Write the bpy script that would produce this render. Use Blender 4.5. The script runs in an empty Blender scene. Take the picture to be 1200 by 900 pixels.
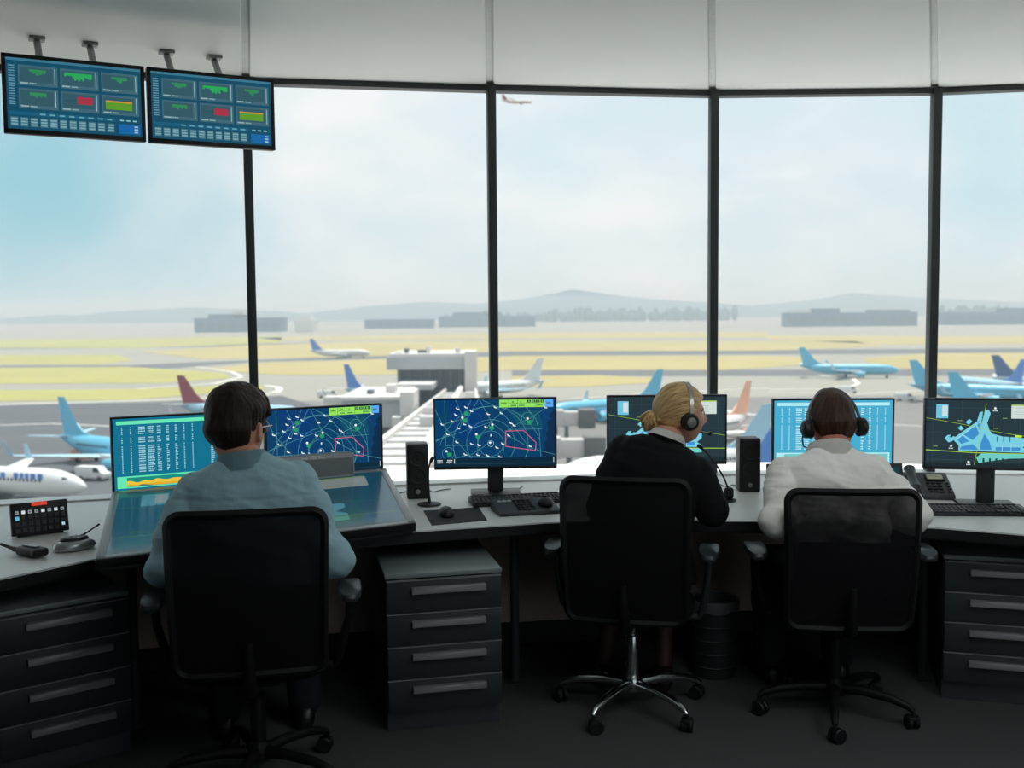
import bpy, bmesh, math, random
from mathutils import Vector, Matrix, Euler, noise
random.seed(7)
S = bpy.context.scene
COL = S.collection
PI = math.pi
V = Vector

# ------------------------------------------------------------------ camera maths (1200 x 900 frame)
F = 1200.0
CAM = V((0.0, 0.0, 1.6))
PITCH, ROLL = math.radians(4.0), math.radians(0.5)
fwd = V((0, math.cos(PITCH), -math.sin(PITCH)))
up0 = V((0, math.sin(PITCH), math.cos(PITCH)))
r0 = V((1, 0, 0))
RGT = r0 * math.cos(ROLL) - up0 * math.sin(ROLL)
UPV = r0 * math.sin(ROLL) + up0 * math.cos(ROLL)
def ray(x, y):
    return fwd + RGT * ((x - 600) / F) + UPV * ((450 - y) / F)
def at_z(x, y, z):
    d = ray(x, y)
    return CAM + d * ((z - CAM.z) / d.z)
def at_y(x, y, Y):
    d = ray(x, y)
    return CAM + d * ((Y - CAM.y) / d.y)

# ------------------------------------------------------------------ materials
def lin(c):
    out = []
    for v in c[:3]:
        v = v / 255.0
        out.append(v / 12.92 if v <= 0.04045 else ((v + 0.055) / 1.055) ** 2.4)
    return tuple(out) + (1.0,)

def mat(name, col, rough=0.6, metal=0.0, nscale=0.0, namt=0.0, bump=0.0, spec=0.5, stretch=(1, 1, 1), sheen=0.0):
    """Principled surface whose colour is broken up by a noise texture."""
    m = bpy.data.materials.new(name)
    m.use_nodes = True
    nt = m.node_tree
    b = nt.nodes['Principled BSDF']
    b.inputs['Base Color'].default_value = lin(col)
    b.inputs['Roughness'].default_value = rough
    b.inputs['Metallic'].default_value = metal
    b.inputs['Specular IOR Level'].default_value = spec
    if sheen:
        b.inputs['Sheen Weight'].default_value = sheen
    if nscale:
        tc = nt.nodes.new('ShaderNodeTexCoord')
        mp = nt.nodes.new('ShaderNodeMapping')
        mp.inputs['Scale'].default_value = stretch
        n = nt.nodes.new('ShaderNodeTexNoise')
        n.inputs['Scale'].default_value = nscale
        n.inputs['Detail'].default_value = 4
        nt.links.new(tc.outputs['Object'], mp.inputs['Vector'])
        nt.links.new(mp.outputs['Vector'], n.inputs['Vector'])
        if namt:
            mix = nt.nodes.new('ShaderNodeMix')
            mix.data_type = 'RGBA'
            c = lin(col)
            mix.inputs[6].default_value = tuple(v * (1 - namt) for v in c[:3]) + (1,)
            mix.inputs[7].default_value = tuple(min(1, v * (1 + namt)) for v in c[:3]) + (1,)
            nt.links.new(n.outputs['Fac'], mix.inputs[0])
            nt.links.new(mix.outputs[2], b.inputs['Base Color'])
        if bump:
            bp = nt.nodes.new('ShaderNodeBump')
            bp.inputs['Strength'].default_value = bump
            bp.inputs['Distance'].default_value = 0.01
            nt.links.new(n.outputs['Fac'], bp.inputs['Height'])
            nt.links.new(bp.outputs['Normal'], b.inputs['Normal'])
    return m

_scr = {}
def scr(col, k=1.0):
    """A lit screen pixel colour."""
    key = (tuple(col), k)
    if key not in _scr:
        m = bpy.data.materials.new('screen_light')
        m.use_nodes = True
        b = m.node_tree.nodes['Principled BSDF']
        b.inputs['Base Color'].default_value = (0.004, 0.004, 0.004, 1)
        b.inputs['Roughness'].default_value = 0.4
        b.inputs['Specular IOR Level'].default_value = 0.2
        b.inputs['Emission Color'].default_value = lin(col)
        b.inputs['Emission Strength'].default_value = k
        _scr[key] = m
    return _scr[key]

def glass_mat(name, tint, refl=0.05, rough=0.0):
    m = bpy.data.materials.new(name)
    m.use_nodes = True
    nt = m.node_tree
    nt.nodes.remove(nt.nodes['Principled BSDF'])
    t = nt.nodes.new('ShaderNodeBsdfTransparent')
    t.inputs['Color'].default_value = tuple(tint) + (1,)
    g = nt.nodes.new('ShaderNodeBsdfGlossy')
    g.inputs['Roughness'].default_value = rough
    mx = nt.nodes.new('ShaderNodeMixShader')
    mx.inputs[0].default_value = refl
    nt.links.new(t.outputs[0], mx.inputs[1])
    nt.links.new(g.outputs[0], mx.inputs[2])
    nt.links.new(mx.outputs[0], nt.nodes['Material Output'].inputs['Surface'])
    return m

def mesh_fabric(name, col, open_):
    """Open-weave chair fabric: fine woven holes let a little of what is behind through."""
    m = bpy.data.materials.new(name)
    m.use_nodes = True
    nt = m.node_tree
    b = nt.nodes['Principled BSDF']
    b.inputs['Base Color'].default_value = lin(col)
    b.inputs['Roughness'].default_value = 0.8
    b.inputs['Specular IOR Level'].default_value = 0.2
    t = nt.nodes.new('ShaderNodeBsdfTransparent')
    tc = nt.nodes.new('ShaderNodeTexCoord')
    n = nt.nodes.new('ShaderNodeTexNoise')
    n.inputs['Scale'].default_value = 14
    mp = nt.nodes.new('ShaderNodeMapRange')
    mp.inputs['From Min'].default_value = 0.3
    mp.inputs['From Max'].default_value = 0.7
    mp.inputs['To Min'].default_value = open_ * 0.5
    mp.inputs['To Max'].default_value = open_ * 1.3
    mx = nt.nodes.new('ShaderNodeMixShader')
    nt.links.new(tc.outputs['Object'], n.inputs['Vector'])
    nt.links.new(n.outputs['Fac'], mp.inputs['Value'])
    nt.links.new(mp.outputs['Result'], mx.inputs[0])
    nt.links.new(b.outputs[0], mx.inputs[1])
    nt.links.new(t.outputs[0], mx.inputs[2])
    nt.links.new(mx.outputs[0], nt.nodes['Material Output'].inputs['Surface'])
    return m

# ------------------------------------------------------------------ mesh building
class MB:
    """Collects shapes into one bmesh; build() links them as ONE mesh object."""
    def __init__(self):
        self.bm = bmesh.new()
        self.mi = 0
    def _merge(self, tmp, M=None):
        if M is not None:
            bmesh.ops.transform(tmp, matrix=M, verts=tmp.verts)
        for f in tmp.faces:
            f.material_index = self.mi
        me = bpy.data.meshes.new('tmp')
        tmp.to_mesh(me)
        tmp.free()
        self.bm.from_mesh(me)
        bpy.data.meshes.remove(me)
    def box(self, c, s, bev=0.0, M=None, seg=2):
        t = bmesh.new()
        bmesh.ops.create_cube(t, size=1.0)
        bmesh.ops.scale(t, vec=s, verts=t.verts)
        if bev:
            bmesh.ops.bevel(t, geom=list(t.edges), offset=min(bev, min(s) * 0.49), segments=seg, affect='EDGES', profile=0.5)
        bmesh.ops.translate(t, vec=c, verts=t.verts)
        self._merge(t, M)
        return self
    def prism(self, pts, axis, lo, hi, bev=0.0, M=None, seg=2):
        """pts: 2D outline extruded along axis ('x','y','z') from lo to hi."""
        t = bmesh.new()
        def p3(p, h):
            if axis == 'z': return (p[0], p[1], h)
            if axis == 'y': return (p[0], h, p[1])
            return (h, p[0], p[1])
        a = [t.verts.new(p3(p, lo)) for p in pts]
        b = [t.verts.new(p3(p, hi)) for p in pts]
        n = len(pts)
        t.faces.new(a)
        t.faces.new(list(reversed(b)))
        for i in range(n):
            t.faces.new([a[i], b[i], b[(i + 1) % n], a[(i + 1) % n]])
        bmesh.ops.recalc_face_normals(t, faces=t.faces)
        if bev:
            bmesh.ops.bevel(t, geom=list(t.edges), offset=bev, segments=seg, affect='EDGES', profile=0.5)
        self._merge(t, M)
        return self
    def hexa(self, p):
        """Eight corners: bottom quad then top quad."""
        t = bmesh.new()
        v = [t.verts.new(q) for q in p]
        for f in ((3, 2, 1, 0), (4, 5, 6, 7), (0, 1, 5, 4), (1, 2, 6, 5), (2, 3, 7, 6), (3, 0, 4, 7)):
            t.faces.new([v[i] for i in f])
        bmesh.ops.recalc_face_normals(t, faces=t.faces)
        self._merge(t)
        return self
    def loft(self, rings, cap=True, M=None, closed=True):
        """rings: lists of points of equal length."""
        t = bmesh.new()
        R = [[t.verts.new(p) for p in r] for r in rings]
        n = len(rings[0])
        for i in range(len(R) - 1):
            for j in range(n if closed else n - 1):
                k = (j + 1) % n
                t.faces.new([R[i][j], R[i][k], R[i + 1][k], R[i + 1][j]])
        if cap:
            t.faces.new(list(reversed(R[0])))
            t.faces.new(R[-1])
            bmesh.ops.recalc_face_normals(t, faces=t.faces)
        self._merge(t, M)
        return self
    def tube(self, pts, rad, seg=10, M=None):
        pts = [V(p) for p in pts]
        if not isinstance(rad, (list, tuple)):
            rad = [rad] * len(pts)
        rings = []
        up = V((0.123, 0.31, 0.94))
        for i, p in enumerate(pts):
            d = (pts[min(i + 1, len(pts) - 1)] - pts[max(i - 1, 0)]).normalized()
            a = d.cross(up)
            if a.length < 1e-3:
                a = d.cross(V((1, 0, 0)))
            a.normalize()
            b = d.cross(a)
            rings.append([p + (a * math.cos(2 * PI * j / seg) + b * math.sin(2 * PI * j / seg)) * rad[i] for j in range(seg)])
        return self.loft(rings, M=M)
    def lathe(self, prof, seg=24, M=None):
        """prof: (radius, z) from bottom to top, about z."""
        rings = [[V((r * math.cos(2 * PI * j / seg), r * math.sin(2 * PI * j / seg), z)) for j in range(seg)] for r, z in prof]
        return self.loft(rings, M=M)
    def sphere(self, c, r, seg=14, M=None):
        if not isinstance(r, (list, tuple)):
            r = (r, r, r)
        t = bmesh.new()
        bmesh.ops.create_uvsphere(t, u_segments=seg, v_segments=max(6, seg * 2 // 3), radius=1.0)
        bmesh.ops.scale(t, vec=r, verts=t.verts)
        bmesh.ops.translate(t, vec=c, verts=t.verts)
        self._merge(t, M)
        return self
    def chain(self, pts, rad, seg=14):
        """Overlapping balls and tapered tubes through pts: raw limb volume for remeshing."""
        for p, r in zip(pts, rad):
            self.sphere(p, r, seg)
        for i in range(len(pts) - 1):
            self.tube([pts[i], pts[i + 1]], [rad[i], rad[i + 1]], seg)
        return self
    def face(self, pts):
        t = bmesh.new()
        t.faces.new([t.verts.new(p) for p in pts])
        self._merge(t)
        return self
    def to_mesh(self, name):
        me = bpy.data.meshes.new(name)
        self.bm.to_mesh(me)
        self.bm.free()
        return me
    def build(self, name, mats, parent=None, smooth=35):
        me = self.to_mesh(name)
        return link(name, me, mats, parent, smooth)

def link(name, me, mats, parent=None, smooth=35):
    for m in (mats if isinstance(mats, (list, tuple)) else [mats]):
        me.materials.append(m)
    if smooth:
        me.polygons.foreach_set('use_smooth', [True] * len(me.polygons))
        me.set_sharp_from_angle(angle=math.radians(smooth))
    o = bpy.data.objects.new(name, me)
    COL.objects.link(o)
    o.parent = parent
    return o

def remesh(mb, voxel, smooth=4, factor=0.5):
    """Fuse a heap of closed shapes into one continuous skin."""
    me = mb.to_mesh('raw')
    o = bpy.data.objects.new('raw', me)
    COL.objects.link(o)
    r = o.modifiers.new('r', 'REMESH')
    r.mode = 'VOXEL'
    r.voxel_size = voxel
    if smooth:
        s = o.modifiers.new('s', 'SMOOTH')
        s.iterations = smooth
        s.factor = factor
    dg = bpy.context.evaluated_depsgraph_get()
    out = bpy.data.meshes.new_from_object(o.evaluated_get(dg))
    bpy.data.objects.remove(o)
    bpy.data.meshes.remove(me)
    return out

def thing(name, label, cat, loc=(0, 0, 0), rz=0.0, group=None):
    o = bpy.data.objects.new(name, None)
    o.empty_display_size = 0.1
    COL.objects.link(o)
    o.location = loc
    o.rotation_euler = (0, 0, rz)
    return tag(o, label, cat, group)
def tag(o, label, cat, group=None, kind=None):
    o['label'] = label
    o['category'] = cat
    if group: o['group'] = group
    if kind: o['kind'] = kind
    return o
def struct(o):
    o['kind'] = 'structure'
    return o
def kids(o):
    return [c for c in bpy.data.objects if c.parent == o]
def dup(root, loc, rz, label):
    def cp(o, parent):
        c = o.copy()
        COL.objects.link(c)
        c.parent = parent
        for k in kids(o):
            cp(k, c)
        return c
    r = cp(root, None)
    r.location = loc
    r.rotation_euler = (0, 0, rz)
    r['label'] = label
    return r
def sub(o, name):
    return [k for k in kids(o) if k.name.split('.')[0] == name]
def rz_m(a): return Matrix.Rotation(a, 4, 'Z')
def TM(v): return Matrix.Translation(V(v))
def sstep(a, b, x):
    t = max(0.0, min(1.0, (x - a) / (b - a)))
    return t * t * (3 - 2 * t)
def interp(tab, x):
    if x <= tab[0][0]: return tab[0][1]
    for (a, va), (b, vb) in zip(tab, tab[1:]):
        if x <= b:
            return va + (vb - va) * (x - a) / (b - a)
    return tab[-1][1]

# ------------------------------------------------------------------ palette
M_black = mat('black_plastic', (20, 21, 22), 0.45, nscale=40, namt=0.15)
M_blackm = mat('matte_black', (15, 16, 17), 0.75, nscale=60, namt=0.2)
M_darkfab = mat('black_upholstery', (11, 11, 13), 0.9, nscale=300, namt=0.3, bump=0.15, spec=0.2)
M_chrome = mat('chrome', (200, 205, 205), 0.18, 1.0, nscale=20, namt=0.05)
M_alu = mat('brushed_aluminium', (150, 153, 155), 0.4, 0.8, nscale=60, namt=0.08, stretch=(1, 12, 12))
M_grey = mat('grey_plastic', (120, 123, 124), 0.45, nscale=30, namt=0.06)
M_dgrey = mat('dark_grey_plastic', (52, 55, 57), 0.5, nscale=40, namt=0.1)
M_chair = mat('chair_black', (11, 11, 12), 0.6, nscale=60, namt=0.15, spec=0.3)
M_frame = mat('dark_window_metal', (50, 58, 60), 0.5, 0.0, nscale=15, namt=0.1)
# ================================================================== THE ROOM
CEIL = 2.73
SILL = 0.74
# plan of the glazing line, fitted to the mullion tops; it goes on at 7 degrees a pane
tops = [at_z(288, 92, CEIL), at_z(575, 101, CEIL), at_z(836, 107, CEIL), at_z(1097, 104, CEIL)]
ring = [V((p.x, p.y, 0)) for p in tops]
def ext(p, ang, ln=1.1):
    return p + V((math.cos(ang), math.sin(ang), 0)) * ln
a = math.radians(16)
left = []
p = ring[0]
for i in range(4):
    p = p - V((math.cos(a), math.sin(a), 0)) * 1.26
    left.append(p)
    a += math.radians(8)
a = math.radians(-10)
right = []
p = ring[-1]
for i in range(4):
    p = ext(p, a)
    right.append(p)
    a -= math.radians(8)
RING = list(reversed(left)) + ring + right          # 12 vertices, 11 panes
NL = len(left)
C0 = V((1.0, -3.6, 0))                               # middle of the room

def inset(p, d):
    q = (C0 - p).normalized()
    return p + q * d

M_glass = glass_mat('window_glass', (0.965, 0.99, 0.99), 0.0015)
M_ceil = mat('ceiling_paint', (236, 240, 240), 0.55, nscale=3, namt=0.03, spec=0.4)
M_seam = mat('ceiling_seam', (214, 218, 218), 0.7, nscale=20, namt=0.1)
M_floor = mat('carpet', (74, 77, 76), 0.95, nscale=220, namt=0.35, bump=0.25, spec=0.1)
M_wall = mat('dark_wall', (58, 60, 62), 0.85, nscale=8, namt=0.1)
M_knee = mat('brown_grey_panel', (206, 190, 180), 0.8, nscale=60, namt=0.12, bump=0.05)
M_skirt = mat('black_skirting', (14, 14, 15), 0.6, nscale=30, namt=0.1)
M_sill = mat('white_sill', (232, 234, 232), 0.4, nscale=10, namt=0.03)

outer = [inset(p, -0.05) for p in RING]
XL, XR = RING[0].x - 0.05, RING[-1].x + 0.05
YB = -2.6
foot = [V((XL, YB, 0)), V((XR, YB, 0))] + list(reversed(outer))
# floor
struct(MB().prism([(q.x, q.y) for q in foot], 'z', -0.25, 0.0).build('floor', M_floor))
# ceiling: wedge panels with a shallow recessed seam running back from every mullion
roof = MB()
roof.prism([(q.x, q.y) for q in foot], 'z', CEIL + 0.012, CEIL + 0.3)
ce = roof.build('ceiling', M_seam)
struct(ce)
pan = MB()
for i in range(len(RING) - 1):
    A, B = inset(RING[i], -0.03), inset(RING[i + 1], -0.03)
    CS = V((0.0, 0.08, 0))
    A2, B2 = A + (CS - A) * 0.93, B + (CS - B) * 0.93
    t = (B - A).normalized() * 0.018
    pan.prism([(q.x, q.y) for q in (A + t, B - t, B2 - t * 0.2, A2 + t * 0.2)], 'z', CEIL, CEIL + 0.011, bev=0.004, seg=1)
o = pan.build('ceiling_panels', M_ceil)
o.parent = ce
# walls beside and behind the operators, and the upstand below the glazing
struct(MB().box((XL - 0.08, (YB + outer[0].y) / 2, CEIL / 2), (0.16, outer[0].y - YB, CEIL)).build('wall_left', M_wall))
struct(MB().box((XR + 0.08, (YB + outer[-1].y) / 2, CEIL / 2), (0.16, outer[-1].y - YB, CEIL)).build('wall_right', M_wall))
# unseen back windows, added on the right half to let in fill light
wb = MB()
XW = 0.9
wb.box(((XL + XW) / 2, YB - 0.08, CEIL / 2), (XW - XL, 0.16, CEIL))
wb.box(((XW + XR) / 2, YB - 0.08, 0.40), (XR - XW, 0.16, 0.80))
wb.box(((XW + XR) / 2, YB - 0.08, CEIL - 0.05), (XR - XW, 0.16, 0.10))
struct(wb.build('wall_back', M_wall))
nb = 3
for i in range(nb):
    x0 = XW + (XR - XW) * i / nb
    x1 = XW + (XR - XW) * (i + 1) / nb
    struct(MB().box(((x0 + x1) / 2, YB - 0.08, (0.80 + CEIL - 0.10) / 2), (x1 - x0 - 0.002, 0.008, CEIL - 0.90)).build('window_%d' % (20 + i), M_glass, smooth=0))
    struct(MB().box((x0, YB - 0.06, (0.80 + CEIL - 0.10) / 2), (0.05, 0.08, CEIL - 0.902), bev=0.004).build('trim_%d' % (30 + i), M_frame))
def strip(name, m, d0, d1, z0, z1, i0=0, i1=None):
    mb = MB()
    i1 = len(RING) - 1 if i1 is None else i1
    for i in range(i0, i1):
        a0, b0, a1, b1 = inset(RING[i], d0), inset(RING[i + 1], d0), inset(RING[i], d1), inset(RING[i + 1], d1)
        q = (a1, b1, b0, a0)
        mb.hexa([V((c.x, c.y, z0)) for c in q] + [V((c.x, c.y, z1)) for c in q])
    return struct(mb.build(name, m))
strip('wall_front', M_knee, 0.36, -0.05, 0.0, SILL - 0.055)
strip('baseboard_front', M_skirt, 0.375, 0.361, 0.0, 0.105)
strip('trim_1', M_sill, 0.075, -0.05, SILL - 0.05, SILL + 0.008)       # pale sill between desk and glass
strip('trim_2', M_frame, 0.03, -0.04, CEIL - 0.028, CEIL - 0.001)      # head rail
for i in range(len(RING) - 1):
    A, B = RING[i], RING[i + 1]
    n = (C0 - (A + B) / 2).normalized() * 0.004
    mb = MB()
    mb.hexa([V((q.x, q.y, SILL + 0.006)) for q in (A - n, B - n, B + n, A + n)] + [V((q.x, q.y, CEIL - 0.02)) for q in (A - n, B - n, B + n, A + n)])
    struct(mb.build('window_%d' % (i + 1), M_glass, smooth=0))
for i, p in enumerate(RING):
    d = (C0 - p).normalized()
    ang = math.atan2(d.y, d.x)
    M = TM((p.x, p.y, 0)) @ rz_m(ang)
    mb = MB().box((0.01, 0, (SILL + CEIL) / 2), (0.085, 0.042, CEIL - SILL - 0.002), bev=0.004, M=M)
    struct(mb.build('trim_%d' % (i + 3), M_frame))

# added white deck bouncing sun up to the ceiling, and an added eave
def eave(name, m, d0, d1, z0, z1, i0=0):
    mb = MB()
    for i in range(i0, len(RING) - 1):
        q = (inset(RING[i], -d0), inset(RING[i + 1], -d0), inset(RING[i + 1], -d1), inset(RING[i], -d1))
        mb.hexa([V((c.x, c.y, z0)) for c in q] + [V((c.x, c.y, z1)) for c in q])
    return struct(mb.build(name, m))
M_deck = mat('white_bounce_deck', (240, 238, 234), 0.8, nscale=3, namt=0.03)
eave('bounce_deck', M_deck, 0.06, 4.7, -0.1, 0.1, NL)
eave('sun_block_eave', M_frame, 0.02, 1.0, 2.99, 3.12)  # added to keep the sun off the glass and desk
# fill lamps added out of view, in the ceiling behind the operators
M_fill = bpy.data.materials.new('fill_lamp_diffuser')
M_fill.use_nodes = True
_b = M_fill.node_tree.nodes['Principled BSDF']
_b.inputs['Base Color'].default_value = (0.8, 0.8, 0.8, 1)
_b.inputs['Emission Color'].default_value = (0.94, 0.97, 1.0, 1)
FILL_POWER = 8.5
_b.inputs['Emission Strength'].default_value = FILL_POWER
M_trim = mat('fill_lamp_trim', (210, 212, 212), 0.5, nscale=20, namt=0.03)
for i, (x, y) in enumerate(((2.1, 2.2), (1.0, 2.2), (2.1, 0.6), (1.0, 0.6))):
    lt = thing('added_fill_lamp', 'added unseen square fill lamp %s' % ('over the white-shirted man', 'behind the blonde woman', 'at the back right', 'at the back middle', 'by the back wall, right', 'by the back wall, middle')[i], 'lamp', (x, y, CEIL - 0.02), 0, 'added fill lamps out of view')
    mb = MB()
    for sx in (-1, 1):
        mb.box((sx * 0.31, 0, 0.006), (0.03, 0.65, 0.024), bev=0.003)
        mb.box((0, sx * 0.31, 0.006), (0.59, 0.03, 0.024), bev=0.003)
    mb.build('frame', M_trim, lt)
    MB().box((0, 0, 0.008), (0.59, 0.59, 0.01)).build('diffuser', M_fill, lt, smooth=0)
# ------------------------------------------------------------------ the long curved desk
M_top = mat('desk_laminate', (222, 223, 219), 0.38, nscale=90, namt=0.04)
M_edge = mat('desk_edge', (16, 17, 18), 0.5, nscale=30, namt=0.1)
front_px = [(-260, 770), (-120, 722), (0, 678), (110, 655), (487, 622), (640, 612), (755, 609), (870, 610), (1000, 613), (1100, 618), (1210, 627), (1340, 645), (1500, 680)]
fr = [at_z(x, y, SILL) for x, y in front_px]
back = [inset(p, 0.079) for p in RING[2:-2]]
def clean_front(pts):
    out = []
    for a, b in zip(pts, pts[1:]):
        for k in range(3):
            out.append(a.lerp(b, k / 3))
    out.append(pts[-1])
    return out
FRONT = clean_front(fr)
outline = [(q.x, q.y) for q in FRONT] + [(q.x, q.y) for q in reversed(back)]
desk = thing('control_desk', 'long curved grey control desk with black edge under the windows', 'desk')
MB().prism(outline, 'z', SILL - 0.006, SILL).build('worktop', M_top, desk, smooth=20)
MB().prism([(q.x, q.y + 0.001) for q in FRONT] + [(q.x, q.y) for q in reversed(back)], 'z', SILL - 0.045, SILL - 0.0065).build('edge_band', M_edge, desk, smooth=20)
apron = MB()
inner = [q + V((0.0, 0.10, 0)) for q in FRONT]
for a_, b_ in zip(inner, inner[1:]):
    off = V((0, 0.02, 0))
    q = (a_, b_, b_ + off, a_ + off)
    apron.hexa([V((c.x, c.y, SILL - 0.072)) for c in q] + [V((c.x, c.y, SILL - 0.046)) for c in q])
apron.build('apron', M_edge, desk)
def leg_at(px, y, depth_off=0.0):
    g = at_z(px, y, 0.0)
    mb = MB()
    mb.tube([(g.x, g.y, 0.012), (g.x, g.y, SILL - 0.046)], 0.019, 14)
    mb.lathe([(0.034, 0.0), (0.034, 0.008), (0.02, 0.014)], 18, M=TM((g.x, g.y, 0)))
    mb.build('leg', M_dgrey, desk)
leg_at(604, 800)
leg_at(1081, 796)
leg_at(160, 850)

# ------------------------------------------------------------------ drawer units
M_cab = mat('charcoal_laminate', (42, 51, 54), 0.5, nscale=40, namt=0.06)
M_lit_top = mat('lit_cabinet_top', (126, 136, 138), 0.35, nscale=40, namt=0.05)  # lighter than the fronts: overhead light put into the colour
M_pull = mat('grey_handle', (128, 132, 134), 0.4, 0.3, nscale=30, namt=0.05)
M_plinth = mat('plinth_grey', (62, 66, 72), 0.5, nscale=30, namt=0.08)
M_lip = mat('pale_drawer_lip', (150, 155, 156), 0.4, 0.4, nscale=30, namt=0.05)
def drawer_unit(p, rz, label, w=0.445, d=0.52, h=0.605):
    """Origin at the front-centre of the base; the drawers face local -y."""
    t = thing('drawer_cabinet', label, 'cabinet', (p.x, p.y, 0), rz, 'drawer cabinets under the desk')
    mb = MB().box((0, d / 2 + 0.012, 0.08 + (h - 0.10) / 2), (w, d - 0.024, h - 0.10), bev=0.002)
    mb.build('body', M_cab, t)
    MB().box((0, d / 2, h - 0.009), (w + 0.006, d, 0.018), bev=0.003).build('top_panel', M_lit_top, t)
    MB().box((0, d / 2 + 0.015, 0.04), (w - 0.004, d - 0.03, 0.08), bev=0.002).build('plinth', M_plinth, t)
    n = 4
    z0, z1 = 0.084, h - 0.022
    dh = (z1 - z0) / n
    for i in range(n):
        zc = z0 + dh * (i + 0.5)
        dr = MB().box((0, 0.002, zc - 0.002), (w - 0.006, 0.02, dh - 0.006), bev=0.002).build('drawer', M_cab, t)
        MB().box((0, -0.0005, z0 + dh * (i + 1) - 0.0035), (w - 0.004, 0.022, 0.003)).build('lip', M_lip, dr)
        hb = MB().prism([(0.0, 0.0), (-0.022, 0.003), (-0.022, 0.026), (-0.018, 0.028), (0.0, 0.028)], 'x', -0.142, 0.142, bev=0.001, seg=1,
                        M=TM((0.015, -0.008, zc + dh * 0.5 - 0.056)))
        hb.build('handle', M_pull, dr)
    return t
m1, m2 = at_z(456, 861, 0.0), at_z(588, 848, 0.0)
c_ = (m1 + m2) / 2
drawer_unit(c_, math.atan2(m2.y - m1.y, m2.x - m1.x), 'dark drawer cabinet between the blue-shirted and the black-jacketed operators', h=0.617)
cr = at_z(1107, 650, 0.605)
ar = math.radians(-16)
drawer_unit(cr + V((math.cos(ar), math.sin(ar), 0)) * 0.2225, ar, 'dark drawer cabinet beside the white-shirted operator, under the phone and keyboard')
cl = at_z(150, 692, 0.605)
al = math.radians(38)
drawer_unit(cl - V((math.cos(al), math.sin(al), 0)) * 0.2225, al, 'nearly black drawer cabinet in deep shade below the walkie-talkie')

# ------------------------------------------------------------------ waste bin
M_bin = mat('black_bin', (34, 36, 37), 0.55, nscale=80, namt=0.25)
M_bag = mat('grey_bag', (92, 94, 95), 0.3, nscale=20, namt=0.1)
g = at_z(836, 789, 0.0)
bt = thing('waste_bin', 'round black waste bin with a liner under the desk', 'bin', (g.x, g.y, 0))
mb = MB()
prof = [(0.001, 0.002), (0.088, 0.002), (0.092, 0.006), (0.104, 0.33), (0.108, 0.335), (0.104, 0.338), (0.098, 0.33), (0.086, 0.012), (0.001, 0.012)]
mb.lathe(prof, 36)
for k in range(5):
    zz = 0.05 + k * 0.06
    rr = 0.0925 + zz * 0.036
    mb.lathe([(rr, zz - 0.004), (rr + 0.003, zz), (rr, zz + 0.004)], 36)
mb.build('body', M_bin, bt)
mb = MB()
rings = []
for r_, z_ in ((0.0975, 0.25), (0.1015, 0.339), (0.106, 0.344), (0.1125, 0.338), (0.1115, 0.31), (0.1075, 0.295)):
    rings.append([V(((r_ + 0.0015 * math.sin(9 * t_)) * math.cos(t_), (r_ + 0.0015 * math.sin(9 * t_)) * math.sin(t_), z_ + 0.006 * math.sin(5 * t_) * (z_ < 0.31))) for t_ in [2 * PI * j / 40 for j in range(40)]])
mb.loft(rings, cap=False)
mb.build('liner', M_bag, bt)
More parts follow.
